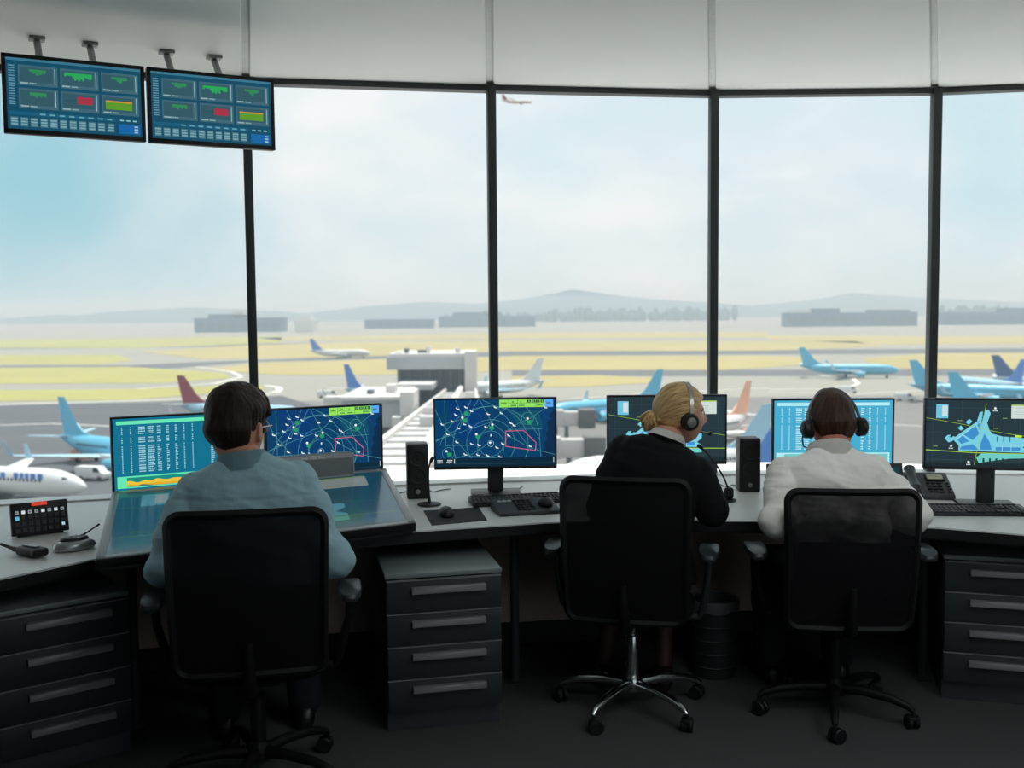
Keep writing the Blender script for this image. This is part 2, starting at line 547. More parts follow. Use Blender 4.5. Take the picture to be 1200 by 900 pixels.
# ================================================================== SCREENS
class Disp:
    """A lit display: flat patches in screen units (u right, v down, 0..1), each patch a lit colour of the panel itself."""
    def __init__(self, W, H, bg, k=1.0, base=True):
        self.base = base
        self.W, self.H, self.k = W, H, k
        self.items = []
        self.bg = bg
    def P(self, u, v): return (u * self.W, (1 - v) * self.H)
    def poly(self, pts, col, layer=1):
        self.items.append(([self.P(*p) for p in pts], col, layer))
    def rect(self, u0, v0, u1, v1, col, layer=1):
        self.poly([(u0, v1), (u1, v1), (u1, v0), (u0, v0)], col, layer)
    def line(self, pts, w, col, layer=2):
        q = [V(self.P(*p) + (0,)) for p in pts]
        for a, b in zip(q, q[1:]):
            seg = self.clip(a, b)
            if not seg: continue
            a, b = seg
            d = b - a
            if d.length < 1e-6: continue
            n = V((-d.y, d.x, 0)).normalized() * w / 2
            self.items.append(([(a - n)[:2], (b - n)[:2], (b + n)[:2], (a + n)[:2]], col, layer))
    def clip(self, a, b):
        t0, t1 = 0.0, 1.0
        d = b - a
        for p, q in ((-d.x, a.x), (d.x, self.W - a.x), (-d.y, a.y), (d.y, self.H - a.y)):
            if abs(p) < 1e-12:
                if q < 0: return None
            else:
                t = q / p
                if p < 0: t0 = max(t0, t)
                else: t1 = min(t1, t)
        return (a + d * t0, a + d * t1) if t0 < t1 else None
    def circle(self, u, v, r, w, col, layer=2, a0=0, a1=360, n=40):
        """r in fractions of the height."""
        c = self.P(u, v)
        pts = [((c[0] + r * self.H * math.cos(math.radians(a0 + (a1 - a0) * i / n))) / self.W,
                1 - (c[1] + r * self.H * math.sin(math.radians(a0 + (a1 - a0) * i / n))) / self.H) for i in range(n + 1)]
        self.line(pts, w, col, layer)
    def disc(self, u, v, r, col, layer=3, n=12):
        c = self.P(u, v)
        self.items.append(([(c[0] + r * self.H * math.cos(2 * PI * i / n), c[1] + r * self.H * math.sin(2 * PI * i / n)) for i in range(n)], col, layer))
    def build(self, parent, M, name='display'):
        """M maps (x right, y up, 0) of the panel's lower-left corner to its parent; +z of M points to the viewer."""
        t = bmesh.new()
        cols, mats = {}, []
        def mi(c):
            if c not in cols:
                cols[c] = len(mats)
                mats.append(scr(c, self.k))
            return cols[c]
        def add(pts, col, h):
            try:
                f = t.faces.new([t.verts.new(M @ V((p[0], p[1], h))) for p in pts])
                f.material_index = mi(tuple(col))
            except ValueError:
                pass
        if self.base: add([(0, 0), (self.W, 0), (self.W, self.H), (0, self.H)], self.bg, 0)
        for pts, col, layer in self.items:
            add(pts, col, 0.00025 * layer)
        bmesh.ops.recalc_face_normals(t, faces=[])
        me = bpy.data.meshes.new(name)
        t.to_mesh(me)
        t.free()
        return link(name, me, mats, parent, smooth=0)

def radar(W, H):
    d = Disp(W, H, (6, 62, 104))
    ln, lb = (92, 172, 170), (20, 84, 172)
    w = 0.0013
    # deeper sea on the right and in the toolbar strip, brighter patches inside
    coast = [(0.99, 0.18), (0.955, 0.22), (0.96, 0.3), (0.935, 0.37), (0.945, 0.45), (0.92, 0.52), (0.935, 0.6), (0.905, 0.68), (0.92, 0.74), (0.885, 0.8), (0.9, 0.87), (1, 0.87), (1, 0.18)]
    d.poly(coast, (10, 44, 74), 1)
    d.poly([(0.1, 0.0), (0.42, 0.0), (0.4, 0.3), (0.36, 0.6), (0.25, 0.66), (0.14, 0.45)], (5, 58, 112), 1)
    d.poly([(0.62, 0.2), (0.86, 0.16), (0.9, 0.42), (0.7, 0.44)], (14, 78, 104), 1)
    d.rect(0, 0.875, 1, 1, (9, 40, 58), 3)
    for u, v, r in ((0.46, 0.66, 0.19), (0.46, 0.66, 0.36), (0.46, 0.66, 0.56), (0.105, 0.8, 0.09), (0.77, 0.29, 0.09), (0.46, 0.66, 0.045)):
        d.circle(u, v, r, w, ln if r > 0.05 else (180, 230, 230), 2)
    d.circle(0.46, 0.88, 0.78, w, ln, 2, 20, 165)
    d.circle(0.33, 0.3, 0.1, w, lb, 2)
    d.circle(0.22, 0.32, 0.11, w, lb, 2)
    d.circle(0.36, 0.52, 0.17, w, lb, 2)
    d.circle(0.96, 0.2, 0.1, w, lb, 2, 140, 290)
    L = [((0.0, 0.14), (0.06, 0.36), (0.28, 0.84), (0.36, 0.86), (0.56, 0.88)),
         ((0.06, 0.36), (0.27, 0.27), (0.36, 0.0)), ((0.0, 0.62), (0.2, 0.42), (0.3, 0.0)),
         ((0.0, 0.6), (0.46, 0.34), (0.6, 0.12), (0.68, 0.0)), ((0.37, 0.0), (0.47, 0.34), (0.35, 0.57), (0.35, 0.86)),
         ((0.39, 0.0), (0.52, 0.12), (0.64, 0.37), (0.78, 0.72)), ((0.46, 0.33), (0.62, 0.56), (0.8, 0.74), (1.0, 0.84)),
         ((0.56, 0.88), (0.57, 0.68), (0.64, 0.4), (0.78, 0.3), (0.92, 0.14)), ((0.28, 0.84), (0.46, 0.64)),
         ((0.08, 0.0), (0.085, 0.68), (0.3, 0.68)), ((0.6, 0.45), (0.89, 0.45)), ((0.75, 0.88), (0.79, 0.7)), ((0.17, 0.0), (0.24, 0.3), (0.3, 0.4)),
         ((0.15, 0.88), (0.28, 0.82)), ((0.75, 0.1), (0.84, 0.3), (0.87, 0.5), (0.88, 0.88))]
    for p in L:
        d.line(p, w, ln, 2)
    for u, v in ((0.25, 0.30), (0.47, 0.42), (0.355, 0.55), (0.785, 0.34), (0.115, 0.81), (0.26, 0.2)):
        d.poly([(u - 0.02, v - 0.03), (u, v - 0.02), (u + 0.015, v - 0.03), (u + 0.02, v + 0.02), (u, v + 0.045), (u - 0.02, v + 0.02)], (38, 150, 104), 3)
    for u, v in ((0.185, 0.13), (0.255, 0.11), (0.3, 0.165), (0.14, 0.315), (0.055, 0.36), (0.24, 0.36), (0.19, 0.42), (0.29, 0.395), (0.42, 0.41), (0.44, 0.215),
                 (0.5, 0.115), (0.55, 0.205), (0.63, 0.355), (0.655, 0.39), (0.61, 0.54), (0.79, 0.705), (0.56, 0.665), (0.36, 0.68), (0.3, 0.66), (0.245, 0.815),
                 (0.175, 0.63), (0.1, 0.51), (0.35, 0.825), (0.43, 0.835), (0.535, 0.855), (0.92, 0.125), (0.17, 0.22), (0.51, 0.72)):
        d.poly([(u - 0.014, v - 0.016), (u - 0.006, v - 0.018), (u, v - 0.002), (u + 0.017, v + 0.006), (u + 0.015, v + 0.018), (u - 0.006, v + 0.012)], (226, 240, 244), 4)
    for u, v in ((0.455, 0.645), (0.225, 0.265), (0.475, 0.375), (0.34, 0.515), (0.77, 0.29), (0.09, 0.765)):
        d.disc(u, v, 0.018, (236, 246, 240), 4)
    d.rect(0.458, 0.52, 0.468, 0.55, (220, 235, 235), 4)
    d.line([(0.585, 0.475), (0.735, 0.47), (0.84, 0.655), (0.835, 0.775), (0.585, 0.705), (0.585, 0.475)], 0.0026, (232, 104, 140), 5)
    # toolbar
    g1, g2 = (146, 226, 92), (120, 206, 84)
    d.rect(0.535, 0.005, 0.915, 0.12, g1, 4)
    d.rect(0.915, 0.005, 0.985, 0.12, (92, 168, 250), 4)
    for k in range(1, 5):
        d.rect(0.535 + 0.076 * k, 0.005, 0.5375 + 0.076 * k, 0.12, (40, 96, 66), 5)
    d.rect(0.61, 0.055, 0.915, 0.06, (40, 96, 66), 5)
    for k in range(4):
        u = 0.768 + 0.037 * k
        d.rect(u, 0.012, u + 0.03, 0.05, (24, 60, 66), 5)
        d.rect(u + 0.009, 0.022, u + 0.021, 0.04, g2, 6)
    for u0, v0, n in ((0.55, 0.045, 5), (0.64, 0.03, 2), (0.71, 0.03, 1), (0.63, 0.085, 5), (0.7, 0.085, 5), (0.85, 0.08, 5), (0.93, 0.05, 4)):
        for i in range(n):
            d.rect(u0 + i * 0.0095, v0, u0 + i * 0.0095 + 0.007, v0 + 0.018, (44, 92, 70), 5)
    for u0, v0 in ((0.012, 0.895), (0.012, 0.925), (0.095, 0.895), (0.09, 0.925)):
        for i in range(5):
            d.rect(u0 + i * 0.009, v0, u0 + i * 0.009 + 0.007, v0 + 0.018, (214, 224, 226), 5)
    d.rect(0.153, 0.885, 0.158, 0.95, (226, 234, 234), 5)
    d.rect(0.985, 0.87, 0.99, 0.95, (200, 214, 216), 5)
    d.rect(0.16, 0.955, 0.98, 0.96, (44, 84, 96), 5)
    return d

def airport_map(W, H, bg=(36, 54, 62), dim=1.0):
    D = lambda c: tuple(int(v * dim) for v in c)
    d = Disp(W, H, bg)
    grid = tuple(min(255, int(v * 1.5) + 4) for v in bg)
    for v in (0.12, 0.49, 0.9):
        d.line([(0, v), (1, v)], 0.001, grid, 1)
    for u in (0.055, 0.28, 0.53, 0.735, 0.94):
        d.line([(u, 0), (u, 1)], 0.001, grid, 1)
    la, lb = D((120, 206, 226)), D((62, 142, 204))
    tri = [(0.21, 0.585), (0.40, 0.32), (0.42, 0.18), (0.445, 0.17), (0.43, 0.4), (0.46, 0.16), (0.49, 0.14), (0.505, 0.2), (0.48, 0.34), (0.5, 0.45), (0.52, 0.5), (0.6, 0.54), (0.7, 0.55), (0.8, 0.57), (0.8, 0.64), (0.76, 0.7), (0.8, 0.75), (0.8, 0.78), (0.4, 0.765), (0.26, 0.76), (0.26, 0.68)]
    d.poly(tri, la, 2)
    d.poly([(0.15, 0.58), (0.17, 0.53), (0.2, 0.525), (0.185, 0.56), (0.205, 0.565), (0.22, 0.54), (0.23, 0.56), (0.21, 0.62), (0.18, 0.64)], la, 2)
    d.poly([(0.25, 0.42), (0.275, 0.38), (0.3, 0.43), (0.275, 0.46)], la, 2)
    d.poly([(0.31, 0.33), (0.34, 0.28), (0.365, 0.32), (0.335, 0.37)], la, 2)
    for q in ([(0.25, 0.6), (0.29, 0.535), (0.34, 0.62), (0.28, 0.66)], [(0.3, 0.52), (0.39, 0.38), (0.42, 0.5), (0.37, 0.6)], [(0.28, 0.7), (0.37, 0.66), (0.42, 0.745), (0.27, 0.745)],
              [(0.43, 0.66), (0.46, 0.5), (0.5, 0.62), (0.52, 0.74), (0.43, 0.745)], [(0.4, 0.35), (0.42, 0.3), (0.42, 0.45)], [(0.55, 0.7), (0.74, 0.7), (0.74, 0.75), (0.55, 0.75)]):
        d.poly(q, lb, 3)
    d.poly([(0.4, 0.86), (0.44, 0.8), (0.6, 0.79), (0.8, 0.8), (0.8, 0.86), (0.66, 0.87), (0.55, 0.9), (0.42, 0.94)], D((108, 204, 196)), 2)
    for k in range(5):
        d.rect(0.45 + 0.05 * k, 0.87, 0.465 + 0.05 * k, 0.93, bg, 3)
    for u in (0.56, 0.61, 0.66):
        d.line([(u, 0.54), (u, 0.62)], 0.003, D((24, 50, 60)), 4)
    for a, b in (((0.55, 0.67), (0.75, 0.67)), ((0.6, 0.66), (0.6, 0.76)), ((0.67, 0.66), (0.67, 0.76)), ((0.23, 0.6), (0.42, 0.33))):
        d.line([a, b], 0.0022, D((170, 226, 236)), 4)
    yl = D((150, 196, 56))
    d.line([(0.0, 0.27), (0.28, 0.36), (0.55, 0.47), (1.0, 0.6)], 0.0018, yl, 5)
    d.line([(0.0, 0.755), (0.4, 0.79), (1.0, 0.80)], 0.003, D((170, 214, 64)), 5)
    d.line([(0.47, 0.05), (0.385, 0.97)], 0.0022, yl, 5)
    d.rect(0.7, 0.52, 0.75, 0.55, D((196, 240, 70)), 6)
    for u, v in ((0.54, 0.12), (0.2, 0.69), (0.34, 0.93)):
        d.disc(u, v, 0.018, D((232, 240, 240)), 6, 8)
        for i in range(3):
            d.rect(u - 0.017 + i * 0.012, v + 0.03, u - 0.008 + i * 0.012, v + 0.045, D((214, 224, 224)), 6)
    for u, v in ((0.25, 0.3), (0.6, 0.26), (0.53, 0.41), (0.06, 0.69)):
        for i in range(3):
            d.rect(u + i * 0.012, v, u + i * 0.012 + 0.009, v + 0.015, D((130, 150, 90)), 6)
    d.rect(0.078, 0.065, 0.173, 0.275, D((110, 196, 222)), 5)
    d.rect(0.125, 0.085, 0.168, 0.24, D((204, 222, 224)), 6)
    d.rect(0.665, 0.065, 0.925, 0.27, D((206, 220, 214)), 5)
    d.rect(0.665, 0.065, 0.925, 0.085, D((176, 206, 120)), 6)
    for i in range(5):
        d.rect(0.69, 0.11 + 0.03 * i, 0.88 - 0.02 * (i % 3), 0.118 + 0.03 * i, D((170, 190, 188)), 6)
    d.rect(0.0, 0.94, 1.0, 1.0, tuple(int(v * 0.75) for v in bg), 1)
    return d

def table(W, H, bg, head, text, foot_bg, chart):
    d = Disp(W, H, bg)
    d.rect(0.025, 0.035, 0.975, 0.085, head, 1)
    rnd = random.Random(3)
    cols = [0.06, 0.125, 0.185, 0.255, 0.325, 0.395, 0.46, 0.525, 0.59, 0.735, 0.80, 0.87, 0.935]
    wide = {2: 5, 3: 5, 4: 3, 5: 2, 6: 2, 9: 3, 10: 2}
    for i, u in enumerate(cols):
        n = wide.get(i, 1)
        for r in range(22):
            if r in (4, 8) : continue
            m = n - (1 if rnd.random() < 0.35 and n > 1 else 0)
            for k in range(m):
                v = 0.12 + r * 0.0295
                d.rect(u + k * 0.0102, v, u + k * 0.0102 + 0.0082, v + 0.015, text, 2)
    d.rect(0.02, 0.805, 0.98, 0.97, head, 1)
    d.rect(0.09, 0.825, 0.965, 0.955, foot_bg, 2)
    if chart:
        xs = [0.09 + 0.0175 * i for i in range(51)]
        h = lambda x: 0.05 + 0.05 * (0.5 + 0.5 * noise.noise(V((x * 7, 1.3, 0)))) + 0.03 * noise.noise(V((x * 18, 4.3, 0)))
        for a, b in zip(xs, xs[1:]):
            d.poly([(a, 0.95), (b, 0.95), (b, 0.95 - h(b)), (a, 0.95 - h(a))], chart, 3)
            d.poly([(a, 0.95), (b, 0.95), (b, 0.95 - h(b) * 0.4), (a, 0.95 - h(a) * 0.4)], (226, 170, 44), 4)
        d.poly([(0.16, 0.95), (0.2, 0.925), (0.3, 0.95)], (60, 120, 96), 5)
    return d

def dash(W, H):
    d = Disp(W, H, (18, 80, 106), 0.9)
    d.rect(0, 0, 1, 0.035, (62, 122, 146), 1)
    d.rect(0.012, 0.1, 0.065, 0.66, (20, 76, 104), 1)
    for i in range(16):
        d.rect(0.015, 0.1 + i * 0.036, 0.06, 0.118 + i * 0.036, (96, 150, 166), 2)
    rnd = random.Random(9)
    for r in range(2):
        for c in range(3):
            u0, v0 = 0.085 + c * 0.305, 0.09 + r * 0.325
            u1, v1 = u0 + 0.285, v0 + 0.285
            d.rect(u0, v0, u1, v1, (66, 106, 122), 1)
            d.rect(u0 + 0.012, v0 + 0.03, u1 - 0.035, v1 - 0.05, (52, 92, 104), 2)
            d.rect(u1 - 0.022, v0 + 0.02, u1 - 0.016, v1 - 0.03, (150, 190, 196), 3)
            d.rect(u0 + 0.012, v1 - 0.04, u0 + 0.07, v1 - 0.022, (150, 186, 190), 3)
            d.rect(u0 + 0.08, v1 - 0.04, u0 + 0.13, v1 - 0.022, (130, 170, 176), 3)
            a, b = u0 + 0.03, u1 - 0.05
            n = 14
            k = r * 3 + c
            if k == 5:
                d.rect(a, v0 + 0.09, b, v0 + 0.21, (96, 158, 46), 3)
                d.rect(a, v0 + 0.08, b, v0 + 0.105, (206, 150, 60), 4)
            elif k == 4:
                d.rect(a, v0 + 0.12, b, v0 + 0.128, (40, 70, 90), 3)
                for i in range(n // 2):
                    x = a + (b - a) * (0.45 + 0.55 * i / (n // 2))
                    d.rect(x, v0 + 0.13 - 0.06 - 0.05 * rnd.random() * (i % 2), x + 0.018, v0 + 0.17, (172, 52, 72), 4)
            else:
                amp = 0.13 if k == 1 else 0.09
                lo = 0.0 if k == 1 else 0.3
                for i in range(n):
                    x = a + (b - a) * (lo + (1 - lo) * i / n) * (1 if k == 1 else 0.8)
                    hgt = amp * (0.35 + 0.65 * rnd.random()) * (1 - abs(i / n - 0.55))
                    d.rect(x, v0 + 0.055, x + 0.016, v0 + 0.06 + hgt, (44, 172, 92) if k == 1 else (54, 142, 92), 4)
    d.rect(0.01, 0.75, 0.8, 0.8, (26, 96, 128), 1)
    for i in range(11):
        u = 0.02 + i * 0.071
        d.rect(u, 0.83, u + 0.055, 0.96, (72, 120, 136), 2)
        for j in range(3):
            d.rect(u + 0.004, 0.845 + 0.038 * j, u + 0.05, 0.865 + 0.038 * j, (128, 172, 182), 3)
        if i > 2:
            d.rect(u, 0.765, u + 0.04, 0.785, (110, 170, 186), 3)
    d.rect(0.82, 0.83, 0.985, 0.97, (22, 104, 172), 2)
    for j in range(3):
        d.rect(0.94, 0.85 + 0.04 * j, 0.97, 0.868 + 0.04 * j, (170, 206, 220), 3)
        d.rect(0.83 + 0.05 * j, 0.765, 0.86 + 0.05 * j, 0.785, (140, 196, 206), 3)
    return d

# front-face matrix of a panel standing in the local xz plane and facing -y
def face_m(x0, z0, y):
    return Matrix(((1, 0, 0, x0), (0, 0, -1, y), (0, 1, 0, z0), (0, 0, 0, 1)))

MW, MH = 0.535, 0.312
def monitor(label, c, rz, disp, stand=True, z_bot=0.91, base_z=SILL, w=MW, h=MH, name='monitor', bez=0.008, chin=0.014, group='desk monitors', hang=None, foot=None):
    """Thing origin below the middle of the panel on what it stands on; faces local -y."""
    t = thing(name, label, 'monitor', (c.x, c.y, base_z), rz, group)
    zb = z_bot - base_z
    sh = MB().box((0, 0.017, zb + h / 2), (w, 0.03, h), bev=0.004)
    sh.box((0, 0.04, zb + h * 0.5), (w * 0.55, 0.03, h * 0.55), bev=0.01)
    sh.build('housing', M_black, t)
    fr_ = MB()
    for bx in (((0, 0, zb + chin / 2), (w, 0.006, chin)), ((0, 0, zb + h - bez / 2), (w, 0.006, bez)), ((-w / 2 + bez / 2, 0, zb + h / 2), (bez, 0.006, h - 0.002)), ((w / 2 - bez / 2, 0, zb + h / 2), (bez, 0.006, h - 0.002))):
        fr_.box(bx[0], bx[1], bev=0.001)
    fr_.build('bezel', M_black, t)
    disp(w - 2 * bez, h - bez - chin).build(t, face_m(-w / 2 + bez, zb + chin, 0.0005))
    if stand:
        st = MB()
        st.box((0, 0.05, zb / 2 + 0.06), (0.075, 0.022, zb + 0.1), bev=0.006)
        st.build('neck', M_dgrey, t)
        MB().box((0, 0.03, 0.006), (0.235, 0.17, 0.012), bev=0.005).build('stand_base', M_black, t)
    if foot:
        MB().box((0, 0.035, zb / 2 + 0.02), (0.12, 0.018, zb + 0.04), bev=0.004).build('bracket', M_black, t)
    return t

HEAD = math.radians(26.5)     # the left console and the monitors above it turn towards the operator
# ------------------------------------------------------------------ tilted touch-screen console
cL, cR = at_z(112, 655, 0.79), at_z(487, 612, 0.79)
cc = (cL + cR) / 2
HEAD = math.atan2(cR.y - cL.y, cR.x - cL.x)
CW = (cR - cL).length
CD = 0.66
console = thing('touch_console', 'wide tilted touch-screen console in a grey frame before the blue-shirted operator', 'console', (cc.x, cc.y, SILL), HEAD)
zf, zb_ = 0.05, 0.165
tilt = math.atan2(zb_ - zf, CD)
mb = MB()
mb.prism([(0.004, 0.0), (CD - 0.02, 0.0), (CD - 0.02, zb_ - 0.036), (0.004, zf - 0.034)], 'x', -CW / 2 + 0.012, CW / 2 - 0.012, bev=0.003)
mb.build('plinth', M_black, console)
Mt = TM((0, 0, zf)) @ Matrix.Rotation(tilt, 4, 'X')
L_ = CD / math.cos(tilt)
M_cframe = mat('console_frame_grey', (160, 164, 165), 0.4, 0.25, nscale=20, namt=0.05)
mb = MB()
fw_ = 0.032
for bx in (((0, fw_ * 0.4, -0.014), (CW, fw_ * 0.8, 0.03)), ((0, L_ - fw_ / 2, -0.014), (CW, fw_, 0.03)), ((-CW / 2 + fw_ / 2, L_ / 2, -0.014), (fw_, L_, 0.03)), ((CW / 2 - fw_ / 2, L_ / 2, -0.014), (fw_, L_, 0.03))):
    mb.box(bx[0], bx[1], bev=0.003, M=Mt)
mb.build('frame', M_cframe, console)
mb = MB().box((0, 0.002, -0.02), (CW + 0.002, 0.012, 0.034), bev=0.003, M=Mt)
mb.build('front_edge', M_black, console)
mb = MB().box((0, L_ / 2, -0.012), (CW - 2 * fw_ + 0.004, L_ - 1.6 * fw_, 0.018), M=Mt)
mb.build('screen_backing', M_black, console)
dd = airport_map(CW - 2 * fw_, L_ - 1.8 * fw_, (16, 62, 80), 0.62)
SHEAR = 0.214
do = dd.build(console, Mt @ TM((-CW / 2 + fw_, 0.8 * fw_, -0.0028)))
cov = MB().box((0, L_ / 2 - 0.1 * fw_, 0.0006), (CW - 2 * fw_, L_ - 1.8 * fw_, 0.0015), M=Mt)
cov.build('cover_glass', glass_mat('screen_glass', (0.96, 0.98, 0.98), 0.09, 0.12), console, smooth=0)
for o_ in kids(console):                              # the console splays: its sides run back a little to the right
    for v_ in o_.data.vertices:
        v_.co.x += SHEAR * v_.co.y

back_y = CD + 0.03
def on_console(s, y=0.0):
    """point s metres right of the console's left end, y behind its front edge."""
    return console.matrix_basis @ V((-CW / 2 + s + SHEAR * y, y, 0))
bpy.context.view_layer.update()
PA = on_console(0.268, back_y)
PB = on_console(0.885, back_y)
monitor('teal flight-table monitor on the left console, partly behind the blue-shirted operator', PA, HEAD,
        lambda w, h: table(w, h, (16, 112, 142), (104, 232, 178), (170, 216, 226), (24, 140, 128), (236, 196, 60)), stand=False, foot=True, z_bot=0.885)
monitor('dark blue radar monitor on the left console, right of the blue-shirted operator', PB, HEAD, radar, stand=False, foot=True, z_bot=0.885)
# grey loudspeaker bar on the console's back rail
pb = on_console(0.885 - 0.068, back_y - 0.1)
sb = thing('speaker_bar', 'long grey speaker bar resting below the left console radar monitor', 'speaker', (pb.x, pb.y, SILL + 0.161), HEAD)
MB().box((0, 0, 0.05), (0.345, 0.075, 0.1), bev=0.005).build('body', mat('bar_grey', (168, 171, 172), 0.5, 0.3, nscale=60, namt=0.08), sb)
mb = MB().box((0, -0.0385, 0.045), (0.33, 0.003, 0.075), bev=0.001)
mb.build('grille', mat('bar_grille', (126, 130, 131), 0.7, 0.2, nscale=400, namt=0.4), sb)
mb = MB()
for i in range(11):
    if i in (3, 7): continue
    mb.box((-0.06 + i * 0.0095, -0.0395, 0.09), (0.0075, 0.002, 0.006))
mb.build('lettering', mat('bar_print', (226, 228, 226), 0.5, nscale=10, namt=0.02), sb)

# ------------------------------------------------------------------ monitors on the desk
def yv(px, Y):
    q = at_y(px, 450, Y)
    return V((q.x, q.y, 0))
monitor('dark blue radar monitor on a stand between the blue-shirted man and the woman', yv(580, 4.80), math.radians(3), radar, z_bot=0.862, w=0.58, h=0.338)
monitor('dark airport-map monitor directly in front of the blonde woman', yv(781.5, 4.78), math.radians(-1), airport_map, z_bot=0.880, w=0.562, h=0.328)
monitor('bright cyan flight-table monitor directly in front of the white-shirted man', yv(977, 4.52), math.radians(-2),
        lambda w, h: table(w, h, (70, 172, 208), (176, 236, 244), (206, 240, 246), (120, 196, 196), None), z_bot=0.895)
monitor('dark airport-map monitor behind the desk phone at the right edge', yv(1161, 4.40), math.radians(-11), airport_map, z_bot=0.9)

# ------------------------------------------------------------------ two monitors hung under the ceiling
gl, gm, gr = at_y(-1, 62, 3.80), at_y(170, 76, 4.03), at_y(322, 92, 4.27)
ha = math.atan2(gr.y - gl.y, gr.x - gl.x)
hw = (gr - gl).length / 2
ztop = (gl.z + gr.z) / 2
M_mount = mat('grey_mount', (140, 144, 146), 0.5, 0.3, nscale=30, namt=0.05)
for k, lab in ((0.25, 'status dashboard monitor under the ceiling, nearer the left edge'), (0.75, 'status dashboard monitor under the ceiling, overlapping the first window mullion')):
    c = gl.lerp(gr, k)
    hh = 0.288
    t = monitor(lab, V((c.x, c.y, 0)), ha, dash, stand=False, z_bot=ztop - hh, base_z=ztop - hh, w=hw - 0.01, h=hh, name='ceiling_monitor', bez=0.014, chin=0.017, group='monitors hung from the ceiling')
    zt = CEIL - (ztop - hh)
    mb = MB()
    mb.box((0, 0.06, 0.17), (0.12, 0.02, 0.12), bev=0.004)
    for sx in (-0.1, 0.1):
        mb.tube([(sx, 0.06, hh * 0.55), (sx, 0.16, hh * 0.75), (sx, 0.42, zt - 0.02), (sx, 0.42, zt - 0.004)], 0.014, 10)
        mb.box((sx, 0.42, zt - 0.007), (0.06, 0.06, 0.012), bev=0.002)
    mb.box((0, 0.062, hh * 0.52), (0.24, 0.02, 0.03), bev=0.003)
    mb.build('ceiling_bracket', M_mount, t)
# ================================================================== THINGS ON THE DESK
def on_desk(x, y): return at_z(x, y, SILL)

# illuminated push-button box
p, q = on_desk(14, 631), on_desk(81, 623)
w_ = (q - p).length
kb = thing('button_panel', 'small black panel of lit buttons with a red strip, left on the desk', 'control panel', ((p + q) / 2).to_tuple(), math.atan2(q.y - p.y, q.x - p.x))
Mk = Matrix.Rotation(math.radians(-14), 4, 'X')
mb = MB().box((0, 0.0, 0.0635), (w_, 0.03, 0.125), bev=0.004, M=TM((0, 0.004, 0.005)) @ Mk)
mb.prism([(0.0, 0.0), (0.085, 0.0), (0.05, 0.06), (0.02, 0.05)], 'x', -w_ / 2 + 0.02, w_ / 2 - 0.02, bev=0.002)
mb.build('housing', M_black, kb)
Mf = TM((0, 0.004, 0.005)) @ Mk @ face_m(-w_ / 2, 0.0, -0.0155)
bt_ = MB()
for r in range(4):
    for c in range(8):
        bt_.box(((c + 0.9) * w_ / 8.8, 0.018 + r * 0.025, 0.003), (w_ / 12, 0.017, 0.008), bev=0.0012, seg=1, M=Mf)
bt_.build('button', M_dgrey, kb)
Md = Mf @ TM((w_ * 0.02, 0, 0.0072))
def lit(rects, name='button_light'):
    d = Disp(w_ * 0.96, 0.125, (8, 9, 10), 1.0, False)
    for r_ in rects: d.rect(*r_)
    d.build(kb, Md, name)
iu = lambda c: (c + 0.72) / 8.45
lit([(0.36, 0.0, 0.64, 0.12, (206, 62, 44), 1)], 'label_strip')
for c in range(8):
    u = iu(c)
    rr_ = [(u - 0.035, 0.24, u + 0.03, 0.34, (206, 216, 218) if c in (1, 4, 6) else (140, 150, 154), 1)]
    if c in (0, 2, 3, 5, 7):
        rr_.append((u - 0.02, 0.27, u + 0.012, 0.31, (60, 66, 70), 2))
    lit(rr_)
u = iu(0)
lit([(u - 0.035, 0.41, u + 0.035, 0.53, (96, 178, 206), 1)])
u = iu(7)
lit([(u - 0.03, 0.72, u + 0.025, 0.81, (170, 206, 220), 1)])

# walkie-talkie lying on its back
p = on_desk(37, 652)
wk = thing('walkie_talkie', 'black walkie-talkie lying on the desk with its stub antenna to the left', 'radio', p.to_tuple(), math.radians(150))
mb = MB().box((0, 0, 0.019), (0.115, 0.058, 0.034), bev=0.014, seg=4)
mb.box((-0.045, 0, 0.0195), (0.035, 0.061, 0.031), bev=0.012, seg=4)
mb.build('body', M_black, wk)
MB().tube([(0.055, 0.017, 0.022), (0.075, 0.017, 0.022), (0.085, 0.017, 0.024), (0.15, 0.017, 0.032)], [0.009, 0.009, 0.0065, 0.005], 12).build('antenna', M_blackm, wk)
MB().lathe([(0.008, 0), (0.008, 0.014), (0.006, 0.016)], 14, M=TM((0.056, -0.015, 0.02)) @ Matrix.Rotation(PI / 2, 4, 'Y')).build('knob', M_black, wk)
MB().box((0.0, 0, 0.040), (0.075, 0.022, 0.004), bev=0.0015).box((0.03, 0, 0.0375), (0.012, 0.024, 0.008), bev=0.001).build('belt_clip', M_alu, wk)

# silver conference microphone unit
p = on_desk(86, 644)
cm = thing('desk_microphone', 'silver pebble-shaped desk microphone with a thin boom beside the walkie-talkie', 'microphone', p.to_tuple(), math.radians(45))
mb = MB()
prof = [(0.3, 0.0), (0.92, 0.003), (1.0, 0.012), (0.97, 0.022), (0.86, 0.031), (0.72, 0.036), (0.3, 0.038)]
mb.loft([[V((0.078 * r * math.cos(t) * (1 + 0.06 * math.cos(t)), 0.05 * r * math.sin(t), z)) for t in [2 * PI * j / 32 for j in range(32)]] for r, z in prof])
mb.build('body', mat('silver_plastic', (168, 172, 172), 0.25, 0.6, nscale=20, namt=0.05), cm)
mb = MB()
mb.loft([[V((0.005 + 0.052 * r * math.cos(t), 0.03 * r * math.sin(t), z)) for t in [2 * PI * j / 28 for j in range(28)]] for r, z in ((1.0, 0.034), (0.98, 0.042), (0.85, 0.047), (0.3, 0.048))])
mb.build('keypad', M_black, cm)
mb = MB()
